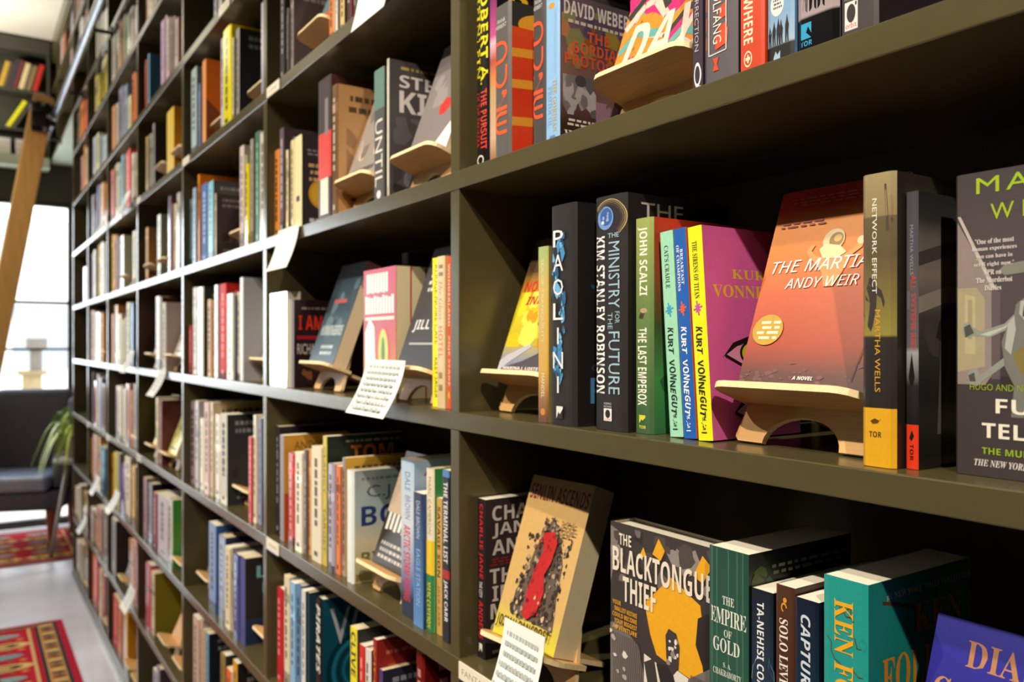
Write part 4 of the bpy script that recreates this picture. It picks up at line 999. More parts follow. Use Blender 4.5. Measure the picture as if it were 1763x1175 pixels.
def dune(sun):
    def f(S,F):
        c='e2541c' if sun else 'dc4c22'; w=.055; A5=4.6
        def arc(cu,cv,ru,rv,a0,a1,n=12): return [(cu+ru*math.cos(math.radians(a0+(a1-a0)*i/n)),cv+rv*math.sin(math.radians(a0+(a1-a0)*i/n))) for i in range(n+1)]
        o=0 if sun else .01
        S.line([(.12,.755+o),(.45,.755+o)]+arc(.45,.695+o,.36,.06,90,-90)+[(.12,.635+o),(.12,.755+o)],w,c,A5)
        S.line([(.12,.60+o)]+arc(.46,.535+o,.34,.06,180,360)+[(.80,.60+o)],w,c,A5)
        S.line([(.10,.43+o),(.82,.43+o),(.12,.33+o),(.84,.33+o)],w,c,A5)
        S.line([(.84,.295+o),(.40,.295+o)]+arc(.42,.235+o,.30,.06,90,270)+[(.84,.175+o)],w,c,A5); S.line([(.14,.235+o),(.82,.235+o)],w*.9,c,A5)
        S.text('FRANK',.22,.885,.74,.91,'d0ccc8'); S.text('HERBERT',.12,.85,.80,.875,'d0ccc8')
        F.rect(0,0,1,1,'33302e'); F.grid(0,0,1,.84,[(0,'d8341c'),(.2,'e0441c'),(.42,'d83a1c'),(.84,'e0481c')]); F.ell(.4,.86,.33,.09,'e8a02c'); F.rect(0,.78,1,.84,'dc4c1e')
        for v in (.22,.46,.66): F.poly([(0,v+.04),(.25,v+.055),(.55,v+.02),(1,v-.01),(1,v-.05),(.6,v-.03),(.3,v),(0,v-.015)],'e89a30')
        F.text(SANSB('FRANK'),.4,.03,.9,.07,'2a1c18')
    return f
def gordian(S,F):
    S.ell(.45,.93,.22,.02,'c8941c'); S.text('DAVID WEBER JACOB HOLO',.55,.45,.8,.9,'8ab0dc',True); S.text(SERIF('THE GORDIAN'),.52,.06,.82,.42,'b09848',True); S.text(SERIF('PROTOCOL'),.18,.1,.48,.38,'7a9ac8',True); S.rect(.3,.02,.7,.04,'5a7ab0')
    F.grid(0,0,1,1,[(0,'2c1a14'),(.12,'3a2018'),(.3,'6a4a4a'),(.55,'6a5048'),(.8,'544454'),(1,'4a4250')])
    F.blots(11,34,(.02,.5,.98,.92),.05,.14,['7a4a2c','4a4468','8a7430','5a3a5a','6a7048','3a3a5a','9a6a3a'],1.2)
    F.text(SANSB('DAVID WEBER'),.05,.86,1.0,.96,'c8c4c4'); F.dashes(3,.1,.80,.95,.845,'b8b0a8',1)
    F.text(SANSB('THE'),.38,.70,.70,.775,'c8501c'); F.text(SANSB('GORDIAN'),.16,.61,.92,.69,'c8501c'); F.text(SANSB('PROTOCOL'),.06,.52,.98,.60,'c04a1c')
    F.blots(4,22,(.03,.18,.5,.45),.05,.13,['8a8688','6a666a','a09c9e','55525a'],1.2,9); F.ell(.28,.42,.08,.04,'3a3a44'); F.blots(9,8,(.5,.12,.98,.3),.08,.16,['8a6a78','6a4450'],1.2); F.dashes(6,.08,.10,.7,.16,'d8d0c8',2); F.text(SERIF('WEB'),.05,.01,.4,.07,'e0dcd8')
def resur(S,F): S.text('THE RESURRECTION',.32,.16,.72,.56,'b8aeb8',True); S.ring(.6,.065,.34,.05,.28,'e0dce0',18); S.rect(.45,.012,.9,.02,'c8c0c8')
def wolf(S,F):
    for k in range(6): S.poly([(.08,.15+.075*k),(.70,.18+.075*k),(.75,.235+.075*k),(.1,.20+.075*k)],'d84824')
    S.poly([(.4,.135),(.75,.15),(.78,.21),(.4,.19)],'e04a20'); S.line([(.2,.12),(.72,.125),(.72,.70),(.2,.70),(.2,.12)],.015,'d8cfc8',6); S.text('WOLFANG',.33,.16,.58,.42,'e0d8d0',True)
    S.poly([(.32,.055),(.50,.055),(.45,.08),(.50,.105),(.32,.105),(.38,.08)],'d8431e')
def nevr(S,F):
    S.grid(0,0,1,1,[(0,'c83c14'),(1,'d84818')]); S.text(SANSB('NEVERWHERE'),.16,.125,.54,.50,'e4d8b8',True); S.ell(.34,.062,.17,.034,'e4d8b8'); S.ell(.34,.062,.135,.027,'c83c14'); S.rect(.31,.045,.37,.08,'e4d8b8'); S.rect(.24,.056,.44,.069,'e4d8b8'); F.rect(0,0,1,1,'c8401a')
def sky(S,F):
    S.grid(0,0,1,1,[(0,'0f0e12'),(.075,'0f0e12'),(.085,'9ab4cc'),(.2,'7fa4c8'),(1,'5a86b4')]); S.poly([(0,.07),(.5,.085),(1,.10),(1,.07),(.5,.06),(0,.05)],'0f0e12')
    S.ell(.38,.245,.25,.048,'dcdcd8'); S.dashes(4,.22,.225,.56,.27,'4a4a52',3)
    for u,s in ((.1,.85),(.26,1),(.42,1.1),(.52,1),(.74,1.12)):
        h=.1*s; b0=.08; S.poly([(u-.05,b0),(u-.06,b0+h*.6),(u-.02,b0+h*.78),(u+.01,b0+h),(u+.04,b0+h*.78),(u+.08,b0+h*.6),(u+.06,b0+h*.35),(u+.07,b0),(u+.03,b0),(u+.01,b0+h*.4),(u-.01,b0)],'16161c')
    S.poly([(.25,.015),(.5,.015),(.5,.055),(.4,.04),(.33,.055),(.25,.03)],'9ab8d0')
def torsil(S,F):
    S.grid(0,0,1,1,[(0,'100f12'),(.125,'100f12'),(.135,'a8989c'),(.4,'8a7c84'),(1,'5a545c')]); S.poly([(.02,.12),(.5,.145),(1,.19),(1,.1),(0,.1)],'100f12')
    for u,s in ((.2,1.0),(.42,1.05),(.62,1.)):
        h=.2*s; b0=.145; S.poly([(u-.09,b0),(u-.1,b0+h*.6),(u-.06,b0+h*.8),(u-.02,b0+h*.84),(u,b0+h),(u+.04,b0+h*.84),(u+.1,b0+h*.75),(u+.09,b0+h*.4),(u+.08,b0),(u+.03,b0+.01),(u+.01,b0+h*.4),(u-.03,b0+.01)],'17151a')
    S.rect(.12,.055,.38,.11,'3aa0cc'); S.poly([(.12,.055),(.2,.085),(.25,.077),(.3,.097),(.38,.07),(.38,.055)],'100f12'); S.text(SANSB('TOR'),.11,.03,.40,.048,'3aa0cc')
def orbit(S,F):
    S.text('SCIENCE',.1,.168,.45,.182,'c8c0c0'); S.text('FICTION',.1,.147,.45,.161,'c8c0c0'); S.rect(.1,.035,.46,.138,'e4dcd8'); S.ell(.28,.095,.12,.034,'2a2024'); S.ell(.41,.127,.025,.008,'2a2024'); S.text('orbit',.13,.042,.43,.062,'b0201c')
NEAR=[
 (1,'heinlein',-.9590,.0330,.245,.150,.020,'1c191a','241c20',1,heinlein,M_GLOSS,'black hardback with yellow spine lettering at the window end of the top visible shelf'),
 (1,'nebula',-.9239,.0165,.2365,.155,.020,'a0607a','2a2028',0,nebula,M_GLOSS,'slim nebula-coloured book in pink and orange between two dark spines'),
 (1,'dune1',-.9045,.0375,.200,.140,.015,'55514f','33302e',1,dune(1),M_PRINT,'grey spine with orange curved letters and a red desert cover'),
 (1,'dune2',-.8180,.0277,.196,.135,.015,'3f3b3a','33302e',1,dune(0),M_PRINT,'darker grey spine with orange curved letters beside the pale blue paperback'),
 (1,'gordian',-.7856,.0268,.1715,.107,.012,'88b4e0','5a4a50',0,gordian,M_PRINT,'pale blue spined paperback with a purple and orange space cover'),
 (1,'resur',-.5507,.0125,.235,.150,.012,'3a2c3a','2c2230',1,resur,M_MATTE,'slim dark purple spine just past the stand with the swirled cover'),
 (1,'wolf',-.5368,.0395,.235,.150,.012,'58535a','443f46',1,wolf,M_PRINT,'grey spine with orange slashes and a white ruled frame'),
 (1,'nevr',-.4927,.0265,.210,.135,.012,'c83c14','c8401a',0,nevr,M_PRINT,'orange paperback spine with cream capital letters'),
 (1,'sky',-.4645,.0273,.210,.135,.014,'6a94c0','5a86b4',0,sky,M_PRINT,'sky blue spine with a row of dark running figures'),
 (1,'torsil',-.4349,.0390,.235,.150,.014,'8a7c84','3a343c',1,torsil,M_GLOSS,'mauve grey spine with large dark figures and a blue mountain mark'),
 (1,'orbit',-.3931,.0316,.215,.140,.014,'3a3034','2c2428',0,orbit,M_PRINT,'dark plum spine with a square white planet mark near its foot'),
]
def mandel(S,F):
    S.grid(0,0,1,1,[(0,'5a3a24'),(.12,'8a5c30'),(.3,'c89a3c'),(.75,'c8a850'),(1,'9aae68')]); S.text('SEA OF TRANQUILITY',.3,.45,.6,.93,'c8c89a',True); S.text('MANDEL',.35,.14,.65,.28,'e0d0a8',True); S.ell(.5,.06,.22,.02,'c8801c')
def paolini(S,F):
    R=random.Random(5)
    for i in range(80):
        v=R.uniform(.2,.86); u=.40+.12*math.sin(v*16)+R.gauss(0,.08); r=R.uniform(.03,.10)
        S.poly([(u+r*R.uniform(.4,1.3)*math.cos(6.28*j/7),v+r*.35*R.uniform(.4,1.4)*math.sin(6.28*j/7)) for j in range(7)],R.choice(('2a5a84','3f86b8','1c3a58','6ab0dc')))
    S.stack('PAOLINI',.16,.145,.56,.885,'e8e4e4',.32)
    S.rect(.3,.03,.55,.085,'e0dcd8'); S.poly([(.3,.03),(.38,.06),(.44,.05),(.55,.075),(.55,.03)],'241e1f')
    F.text('P',.12,.10,.28,.215,'4a86b0'); F.text('C',.13,.245,.2,.275,'2a4458'); F.blots(7,10,(.1,.4,.6,.9),.01,.03,['1c3040','24455c'],1.5)
def ksr(S,F):
    for k in range(4): S.ring(.5,.90,.5-.04*k,.085-.008*k,.05,('b09a6a','8a7450','6a5a44','4a4038')[k],30,-.9,2.6)
    S.ell(.38,.905,.25,.05,'6a90c8'); S.ell(.40,.91,.19,.038,'35589c'); S.blots(3,6,(.25,.88,.52,.93),.03,.07,['c8d4dc','8aa8c8'],4)
    S.text(SANSB('KIM STANLEY ROBINSON'),.06,.155,.36,.83,'ece8e4',True)
    S.text('THE',.46,.818,.80,.838,'b0c8d4'); S.text('MINISTRY',.48,.52,.82,.80,'9ab8c8',True); S.text('FOR',.68,.455,.82,.505,'9ab8c8',True); S.text('THE',.46,.43,.60,.50,'9ab8c8',True); S.text('FUTURE',.48,.155,.82,.42,'9ab8c8',True)
    S.text('SCIENCE',.33,.11,.57,.118,'d8d4d0'); S.text('FICTION',.33,.097,.57,.105,'d8d4d0'); S.rect(.33,.04,.58,.093,'e4dcd8'); S.ell(.455,.07,.08,.018,'241e20'); S.text('orbit',.36,.043,.55,.052,'b0201c')
    F.text('THE',.12,.90,.52,.965,'b8b0b0'); F.text(SANSB('MINISTRY'),.1,.78,.95,.87,'9ab8c8')
def scalzi(S,F):
    S.grid(0,0,1,1,[(0,'3a5a3c'),(.2,'48683c'),(.6,'6a8248'),(1,'9aa85a')]); S.text(SANSB('JOHN SCALZI'),.2,.64,.75,.96,'f0ece0',True)
    S.poly([(.2,.56),(.45,.57),(.6,.6),(.9,.61),(.75,.575),(.9,.55),(.6,.555),(.5,.53),(.3,.535)],'4a3a2a'); S.ell(.55,.57,.2,.012,'b09a80'); S.text(SANSB('THE LAST EMPEROX'),.22,.13,.72,.49,'f0ece0',True)
    S.rect(.3,.045,.65,.085,'d8d03c'); S.poly([(.3,.045),(.42,.065),(.5,.06),(.65,.075),(.65,.045)],'3a5a3c'); S.text(SANSB('TOR'),.3,.022,.68,.037,'d8d03c')
    F.grid(0,0,1,1,[(0,'3a7a4a'),(.25,'4a9a54'),(.5,'4a5a34'),(.8,'b0502c'),(1,'c83c24')]); F.blots(5,12,(.05,.1,.9,.6),.04,.12,['2f6a40','5aa860','7a8a48'],1.5)
def vonn(title,ink,star,title2=None,tink='3a4438'):
    def f(S,F):
        if title2: S.text(SERIF(title),.52,.73,.74,.90,tink,True); S.text(SERIF(title2),.22,.70,.44,.92,tink,True)
        else: S.text(SERIF(title),.32,.66 if len(title)>14 else .72,.66,.93,tink,True)
        for k in range(8):
            a=k*math.pi/4+.2; r=(.32,.22)[k%2]; S.line([(.5,.615),(.5+r*math.cos(a),.615+r*.11*math.sin(a))],.05,star,12)
        # hand-lettered author name
        R=random.Random(7); v=.53
        for ch in 'KURT VONNEGUT':
            if ch==' ': v-=.022; continue
            hgt=.036; j=R.uniform(-.04,.04); S.text(SANSBI(ch) if R.random()<.5 else SANSB(ch),.3+j,v-hgt*.86,.72+j+R.uniform(-.04,.06),v,ink,True); v-=hgt*.94
        R=random.Random(3)
        for k in range(14): u=R.uniform(.3,.65); vv=R.uniform(.05,.10); S.line([(u,vv),(u+R.uniform(-.12,.12),vv+R.uniform(-.012,.02))],.018,shade(ink,.8,30) if lum(ink)<100 else ink,12)
        S.rect(.32,.035,.68,.04,ink)
    return f
_sir=vonn('THE SIRENS OF TITAN','1c1a10','c04aa8',None,'3a3808')
def sirens(S,F):
    _sir(S,F); F.text(SERIF('KURT'),.30,.755,.78,.80,'d8b81c'); F.text(SERIF('VONNEGUT'),.08,.665,1.0,.725,'d8b81c')
    for u,v,s in ((.42,.40,1),(.46,.13,.85)):
        F.poly([(u-.27*s,v-.02),(u-.15*s,v+.05*s),(u+.05*s,v+.085*s),(u+.25*s,v+.055*s),(u+.3*s,v),(u+.05*s,v+.06*s),(u-.12*s,v+.03*s)],'1c1418')
        F.poly([(u-.24*s,v-.01),(u-.1*s,v+.035*s),(u+.1*s,v+.05*s),(u+.26*s,v),(u+.1*s,v-.055*s),(u-.08*s,v-.05*s)],'d890b0')
        F.ell(u+.06*s,v,.13*s,.055*s,'c8c41c'); F.ring(u+.06*s,v,.14*s,.06*s,.18,'1c1418'); F.ell(u+.07*s,v,.045*s,.03*s,'16120c')
        F.line([(u-.24*s,v-.01),(u-.05*s,v-.06*s),(u+.2*s,v-.05*s)],.012,'1c1418',1.5)
def network(S,F):
    S.grid(0,0,1,1,[(0,'d8a018'),(.2,'d8a018'),(.2,'231e1c'),(.44,'2a2522'),(.45,'8c8238'),(.56,'7a6c38'),(.72,'5c4e34'),(.85,'63563c'),(.855,'8c7a54'),(1,'9c8c64')])
    S.poly([(.02,.44),(.3,.475),(.7,.49),(1,.505),(1,.44),(.5,.40),(0,.36)],'3a3836'); S.line([(.02,.41),(.5,.44),(1,.43)],.012,'6a6660',8)
    S.poly([(.70,.96),(.76,.96),(.84,.80),(.76,.80)],'4a4034'); S.poly([(.86,.92),(.9,.92),(.93,.83),(.88,.83)],'4a4034')
    S.poly([(.2,.48),(.28,.56),(.14,.57),(.1,.50),(.02,.52),(.12,.60),(.22,.625),(.25,.645),(.38,.645),(.42,.62),(.62,.60),(.72,.56),(.68,.54),(.6,.575),(.48,.585),(.46,.54),(.36,.48),(.3,.46)],'3a3230')
    S.text('NETWORK EFFECT',.34,.59,.48,.915,'ece8dc',True); S.text('MARTHA WELLS',.42,.255,.58,.535,'d0982c',True)
    S.poly([(.28,.155),(.42,.165),(.55,.158),(.62,.165),(.5,.148),(.36,.145)],'5a3a10'); S.text(SANSB('TOR'),.25,.10,.62,.12,'3a2408')
    F.grid(0,0,1,1,[(0,'241e1c'),(1,'2c2622')])
def allsys(S,F):
    S.grid(0,0,1,1,[(0,'d83a20'),(.16,'d83a20'),(.16,'1e1c1e'),(.3,'2a2829'),(.42,'9a9a9e'),(.44,'5c5c62'),(1,'4a4a50')])
    S.poly([(.1,.30),(.5,.32),(.9,.3),(.9,.4),(.5,.43),(.1,.4)],'c0c0c0'); S.poly([(.25,.33),(.5,.42),(.75,.33),(.6,.3),(.4,.3)],'1c1a1c')
    S.text('MARTHA WELLS',.35,.70,.62,.88,'8a8a90',True); S.text('ALL SYSTEMS RED',.42,.43,.85,.70,'c83a2a',True); S.dashes(3,.1,.55,.35,.68,'6a6a70',1); S.poly([(.3,.11),(.5,.14),(.7,.12),(.5,.10)],'1c1a1c'); S.text(SANSB('TOR'),.35,.03,.65,.09,'3a1008',True)
    F.grid(0,0,1,1,[(0,'1e1c1c'),(.3,'2a2829'),(.55,'4a4642'),(.7,'8a7c74'),(.84,'6a6460'),(.9,'3a3838'),(1,'2c2c2e')])
    F.poly([(0,.62),(.25,.66),(.6,.68),(1,.66),(1,.6),(.6,.62),(.25,.6),(0,.56)],'9a8c84'); F.poly([(0,.78),(.5,.86),(1,.88),(1,.84),(.5,.81),(0,.73)],'4a4442')
    F.blots(6,12,(.02,.32,.5,.6),.05,.12,['3a3632','4c4742','2c2a28'],1.4); F.poly([(.18,.12),(.22,.5),(.3,.56),(.42,.5),(.5,.12)],'5a5652'); F.poly([(.24,.14),(.3,.48),(.38,.46),(.4,.14)],'767068')
    F.text('MARTHA',.42,.27,.98,.315,'b8b0ac'); F.text('WELLS',.52,.19,.98,.235,'8a8480'); F.text(SANSB('ALL SYSTEMS'),.32,.165,1.0,.205,'d83424') if 0 else F.text(SANSB('ALL'),.34,.175,.62,.21,'d83424'); F.text('THE',.45,.12,.6,.135,'8a8480')
NEAR+=[
 (2,'mandel',-.8016,.0205,.2095,.140,.012,'c8a850','8a7c4c',0,mandel,M_PRINT,'slim gold and green spine between the yellow display book and a tall black spine'),
 (2,'paolini',-.7742,.0480,.2540,.160,.010,'201b1c','1c1819',1,paolini,M_MATTE,'tall thick black spine with white letters stacked over blue smoke'),
 (2,'ksr',-.7028,.0520,.2540,.160,.018,'241f20','1c1819',1,ksr,M_MATTE,'tall thick black spine with a blue planet at its head'),
 (2,'scalzi',-.6486,.0270,.2250,.150,.028,'6a8248','4a9a54',1,scalzi,M_PRINT,'green spine with white bold letters and a small crest'),
]
for row,key,X0,t,h,d,b,sc,cc,hard,art,mt,lab in NEAR:
    o=make_book(upright(row,X0,b),t,h,d,sc,cc,bool(hard),art,mt); tag(o,lab,'book','books on the bookcase')
# three matching paperbacks leaning together towards the window
LN=math.radians(-4.1)
for X0,t,h,sc,cc,art,lab in ((-.5985,.0180,.2075,'9ad4b4','88c4a4',vonn("CAT'S CRADLE",'16261c','3a9ac0'),'mint green paperback spine with hand-drawn lettering, leaning'),
    (-.5793,.0166,.2085,'1a5ab0','e0601c',vonn('BREAKFAST','eef0f0','e05a24','OF CHAMPIONS','e8ecf0'),'bright blue paperback spine with white hand-drawn lettering and orange cover, leaning'),
    (-.5600,.0184,.2080,'e6e410','d05ca0',sirens,'bright yellow paperback spine with magenta cover, leaning')):
    o=make_book(upright(2,X0,.030,LN,dz=-t*math.sin(LN)*0),t,h,.132,sc,cc,False,art,M_PRINT); tag(o,lab,'book','books on the bookcase')
for key,X0,t,h,d,b,sc,cc,hard,art,mt,lab in (('network',-.3775,.0276,.2235,.148,.017,'2a2422','2c2622',1,network,M_PRINT,'dark spine with a mustard band at its foot and a crouching figure'),
    ('allsys',-.3480,.0095,.2075,.140,.028,'4a4a50','2a2829',0,allsys,M_GLOSS,'slim grey spine with red lettering and a red foot')):
    o=make_book(upright(2,X0,b),t,h,d,sc,cc,bool(hard),art,mt); tag(o,lab,'book','books on the bookcase')
def fug(S,F):
    F.grid(0,0,1,1,[(0,'3a3234'),(.35,'3c3436'),(.5,'4a4044'),(.75,'4c4246'),(1,'3f373a')])
    F.poly([(0,.42),(0,.84),(.11,.70),(.16,.62),(.16,.33),(.13,.3),(0,.3)],'8a7c78'); F.poly([(0,.86),(.015,.86),(.19,.60),(.17,.60)],'b8aca4'); F.poly([(.0,.34),(.0,.62),(.09,.62),(.13,.58),(.13,.36)],'a09478'); F.poly([(.035,.40),(.035,.60),(.085,.59),(.085,.40)],'b0a484'); F.rect(.05,.45,.07,.58,'9a8e70'); F.poly([(.16,.32),(.2,.32),(.2,.60),(.16,.62)],'5c5054'); F.rect(.2,.30,1,.33,'2e2729')
    q='8a8c86';dk='4a4a48'
    def g(P,c): F.poly([(.038+(u-.14)*.70,v) for u,v in P],c)
    g([(.14,.455),(.12,.47),(.13,.50),(.17,.51),(.19,.49),(.24,.475),(.40,.50),(.46,.53),(.50,.52),(.46,.49),(.30,.455),(.2,.46)],q); g([(.14,.455),(.13,.49),(.17,.5),(.2,.47)],dk); g([(.24,.465),(.40,.49),(.46,.515),(.46,.50),(.30,.46)],'b4b6ae')
    g([(.17,.30),(.15,.325),(.17,.35),(.22,.355),(.24,.33),(.42,.40),(.44,.38),(.25,.31),(.22,.295)],q); g([(.17,.31),(.16,.33),(.2,.34),(.21,.31)],dk)
    g([(.40,.36),(.38,.44),(.42,.50),(.46,.53),(.47,.56),(.52,.58),(.60,.58),(.66,.55),(.68,.50),(.78,.46),(.78,.38),(.72,.30),(.70,.18),(.60,.18),(.58,.30),(.54,.30),(.52,.2),(.44,.2),(.46,.30)],'6f706a'); g([(.40,.42),(.42,.50),(.46,.525),(.47,.48),(.44,.40)],'a8aaa2'); g([(.49,.53),(.50,.57),(.57,.575),(.63,.55),(.62,.51),(.54,.50)],'a8aaa2'); g([(.51,.52),(.61,.53),(.61,.55),(.52,.555)],'3c3c3e'); g([(.45,.40),(.55,.44),(.66,.43),(.64,.36),(.5,.34)],'7e6e3a'); g([(.36,.67),(.40,.69),(.75,.71),(.75,.67),(.40,.655)],'7a7c70')
    for ch,u in zip('MARTHA',(.09,.226,.365,.50,.635,.77)): F.text(ch,u,.928,u+.105,.98,'9ab41e')
    for ch,u in zip('WELLS',(.156,.30,.435,.565,.70)): F.text(ch,u,.838,u+(.105 if ch=='W' else .07),.89,'9ab41e')
    for i,(s,a,b) in enumerate((('"One of the most',.085,.262),('human experiences',.071,.274),('you can have in',.09,.255),('sci-fi right now."',.08,.262),('NPR on',.125,.205),('The Murderbot',.09,.255),('Diaries',.13,.205))): F.text(SERIF(s),a,.762-.0255*i,b,.779-.0255*i,'d8d0cc')
    F.text('HUGO AND NEBULA AWARD WINNER',.06,.282,.72,.304,'8aa020'); F.text(SANSB('FUGITIVE'),.18,.209,.76,.257,'e4dccc'); F.text(SANSB('TELEMETRY'),.117,.128,.78,.176,'e4dccc'); F.text(SANSB('THE MURDERBOT DIARIES'),.117,.074,.72,.096,'8aa81c'); F.text(SERIFI('THE NEW YORK TIMES BESTSELLER'),.082,.034,.65,.056,'dcd4d0')
o=make_book(faceout(2,-.3172,.038,.022),.022,.2155,.150,'352d30','3f373a',True,fug,M_MATTE); tag(o,'dark plum cover with lime lettering and an armoured figure, standing face out','book','books on the bookcase')
# displays in the near bay
def martian(S,F):
    F.grid(0,0,1,1,[(0,'4c3634'),(.08,'5a3a36'),(.22,'a4442c'),(.45,'bc562e'),(.6,'cc6c24'),(.80,'cc7c20'),(.845,'d07424'),(.90,'c02c18'),(1,'a8180e')])
    F.blots(3,50,(.0,.0,1,.14),.01,.04,['70484a','764c4a','6a4848'],3)
    for i,(a,b) in enumerate(((.08,.9),(.12,.9),(.2,.85))): F.dashes(i+30,a,.945-.017*i,b,.957-.017*i,'c86a54',1)
    F.dashes(3,.06,.80,.44,.835,'7a1c10',2)
    w='d0b890'; F.poly([(.40,.70),(.38,.67),(.42,.645),(.50,.63),(.62,.63),(.70,.66),(.74,.69),(.78,.70),(.77,.665),(.70,.63),(.68,.60),(.66,.55),(.60,.49),(.54,.49),(.50,.56),(.44,.60),(.36,.645),(.34,.67),(.36,.70)],'c08a48')
    F.ell(.54,.715,.085,.055,w); F.ell(.56,.715,.055,.036,'8a6a3a'); F.ell(.57,.722,.03,.018,'c8a058'); F.poly([(.44,.675),(.48,.70),(.60,.685),(.66,.65),(.60,.625),(.48,.63)],'e4c898'); F.ell(.755,.70,.03,.02,w)
    F.text(SANSI('THE MARTIAN'),.10,.575,1.02,.635,'f4f0ea') if 0 else F.text(SANSI('THE MARTIAN'),.07,.572,.95,.632,'f4f0ea'); F.text(SANSI('ANDY WEIR'),.22,.49,.80,.54,'f4f0ea')
    F.ell(.16,.29,.13,.075,'b8942c'); F.dashes(5,.07,.24,.26,.34,'f0e4c0',4); F.text(SANSBI('A NOVEL'),.46,.055,.62,.072,'f0e8e0'); F.line([(.97,.30),(.90,.06)],.003,'3a2420',1.5)
    S.grid(0,0,1,1,[(0,'6a4a48'),(.4,'d8704c'),(1,'a01a10')])
def noumenon(S,F):
    F.grid(0,0,1,1,[(0,'707a92'),(.1,'7e869a'),(.25,'b8a428'),(.45,'ccbc10'),(.6,'b88410'),(.75,'6a4a20'),(.85,'3a2a1c'),(1,'6a5a3c')]); F.blots(3,26,(.02,.2,.98,.6),.06,.16,['d4c828','ccb414','c4940c','dcd450'],1.4); F.blots(5,12,(.02,.75,.98,1),.08,.18,['4a3a24','7a6a44','2c2018'],1.4)
    F.poly([(0,0),(.3,.02),(1,.06),(1,.2),(.75,.18),(.4,.1),(.0,.04)],'4a4652'); F.poly([(0,.02),(.2,.1),(.5,.2),(.45,.22),(.1,.14),(0,.1)],'b0b0bc'); F.ell(.55,.37,.06,.03,'2a2418'); F.text(SANSB('NOUMENON'),.06,.60,1.0,.68,'c8201c'); F.text(SANSBI('INFINITY'),.16,.505,.9,.565,'b0241c'); F.text(SANSB('MARINA J. LOSTETTER'),.1,.035,.9,.06,'e8e4dc')
def senlin(S,F):
    F.grid(0,0,1,1,[(0,'c8bc30'),(.13,'c4b048'),(.2,'c4a060'),(.6,'c49e62'),(1,'c09c60')]); R=random.Random(8)  # yellow foot of the cover: glare put into the print colours
    F.text(SANSB('SENLIN ASCENDS'),.03,.85,.97,.95,'7a1c1c'); F.poly([(.2,.15),(.9,.12),(.88,.22),(.84,.32),(.82,.5),(.72,.62),(.62,.70),(.52,.77),(.42,.68),(.34,.55),(.28,.4),(.2,.28)],'5c4c42'); F.blots(4,190,(.18,.13,.88,.66),.01,.035,['3a2c28','463834','2c2220','7a6a5c','a08c74','352824'],1.5,6); F.blots(5,60,(.40,.6,.66,.76),.008,.03,['3a2c28','5c4c42','8c7866'],1.5,6)
    F.poly([(.42,.16),(.5,.14),(.62,.2),(.66,.32),(.60,.42),(.66,.5),(.68,.62),(.6,.68),(.44,.66),(.5,.56),(.44,.44),(.40,.3)],'b01a1c'); F.blots(6,40,(.4,.16,.66,.66),.01,.03,['8a1414','b82422','5a1010','a01818'],1.5,6); F.blots(14,16,(.25,.15,.85,.3),.012,.035,['c0a880','3a2c28','54443a'],1.5,6)
    F.text(SANSB('JOSIAH BANCROFT'),.05,.045,.9,.125,'4a3010'); F.dashes(7,.66,.66,.9,.76,'8a6a4a',5); S.rect(0,0,1,1,'c8a468')
def psy(S,F):
    F.rect(0,0,1,1,'c87c14'); cols=['c0146a','c8bcac','c88414','2a2420','5a9c94','c0146a','c88414']
    for k in range(13): F.ell(.55+.05*math.sin(k),.62+.04*math.cos(k*2),.62-.046*k,.46-.034*k,cols[k%7],22,k*.3)
    for k in range(7): F.line([(.02,.05+.07*k),(.2,.12+.08*k),(.32,.05+.1*k),(.5,.12+.05*k)],.034,cols[(k*2)%7],1.4)
    for k in range(5): F.line([(.55,.02+.05*k),(.75,.12+.06*k),(.9,.05+.08*k),(1,.14+.06*k)],.03,cols[(k*3+1)%7],1.4)
    F.text(SANSBI('DAY'),.08,.05,.95,.33,'d8ccbc'); F.text(SANSBI('SPACE'),.08,.74,.95,.92,'f0e4d4')
def gabaldon(S,F):
    F.grid(0,0,1,1,[(0,'1a1868'),(.6,'1e1c84'),(1,'232096')]); F.text(SERIF('DIANA'),.22,.80,.80,.92,'b07a50'); F.text(SERIF('GABALDON'),.05,.60,.97,.73,'b07a50'); F.text(SERIF('#1 NEW YORK TIMES BESTSELLING AUTHOR'),.1,.545,.95,.572,'b09080'); F.text(SERIF('GO TELL THE BEES'),.1,.3,.9,.4,'b07a50')
DISPN=[(2,-.8800,.052,0,.024,.200,.132,'5a4a30','d8c028',noumenon,'yellow and red space cover leaning on a stand beside the partition','plywood book stand under the yellow space cover at the window end of its shelf'),
 (2,-.4600,.050,0,.022,.203,.132,'a03a20','e0785a',martian,'orange and red desert cover with a drifting astronaut, leaning on a stand','plywood book stand under the orange desert cover between yellow and dark spines'),
 (1,-.6400,.052,0,.026,.215,.138,'d8901c','d81a7a',psy,'swirling pink, orange and teal cover leaning on a stand','plywood book stand under the swirling pink cover on the top visible shelf'),
 (3,-.8450,.035,math.radians(6),.036,.210,.118,'c8a468','e0c48c',senlin,'cream cover with a red and black tower, leaning on a stand','plywood book stand with a handwritten card under the cream tower cover'),
 (3,-.2955,.048,math.radians(0),.036,.170,.122,'1a1868','1e1c84',gabaldon,'deep blue cover with copper lettering tilted back at the near end of the lowest shelf','plywood book stand under the deep blue cover with copper lettering')]
for row,X,y,yaw,t,h,d,sc,cc,art,lab,slab in DISPN:
    make_stand(row,X,y,yaw,slab)
    o=make_book(stand_book_mtx(row,X,y,yaw,t,d),t,h,d,sc,cc,False,art,M_PRINT,white=False); tag(o,lab,'book','books on display stands')
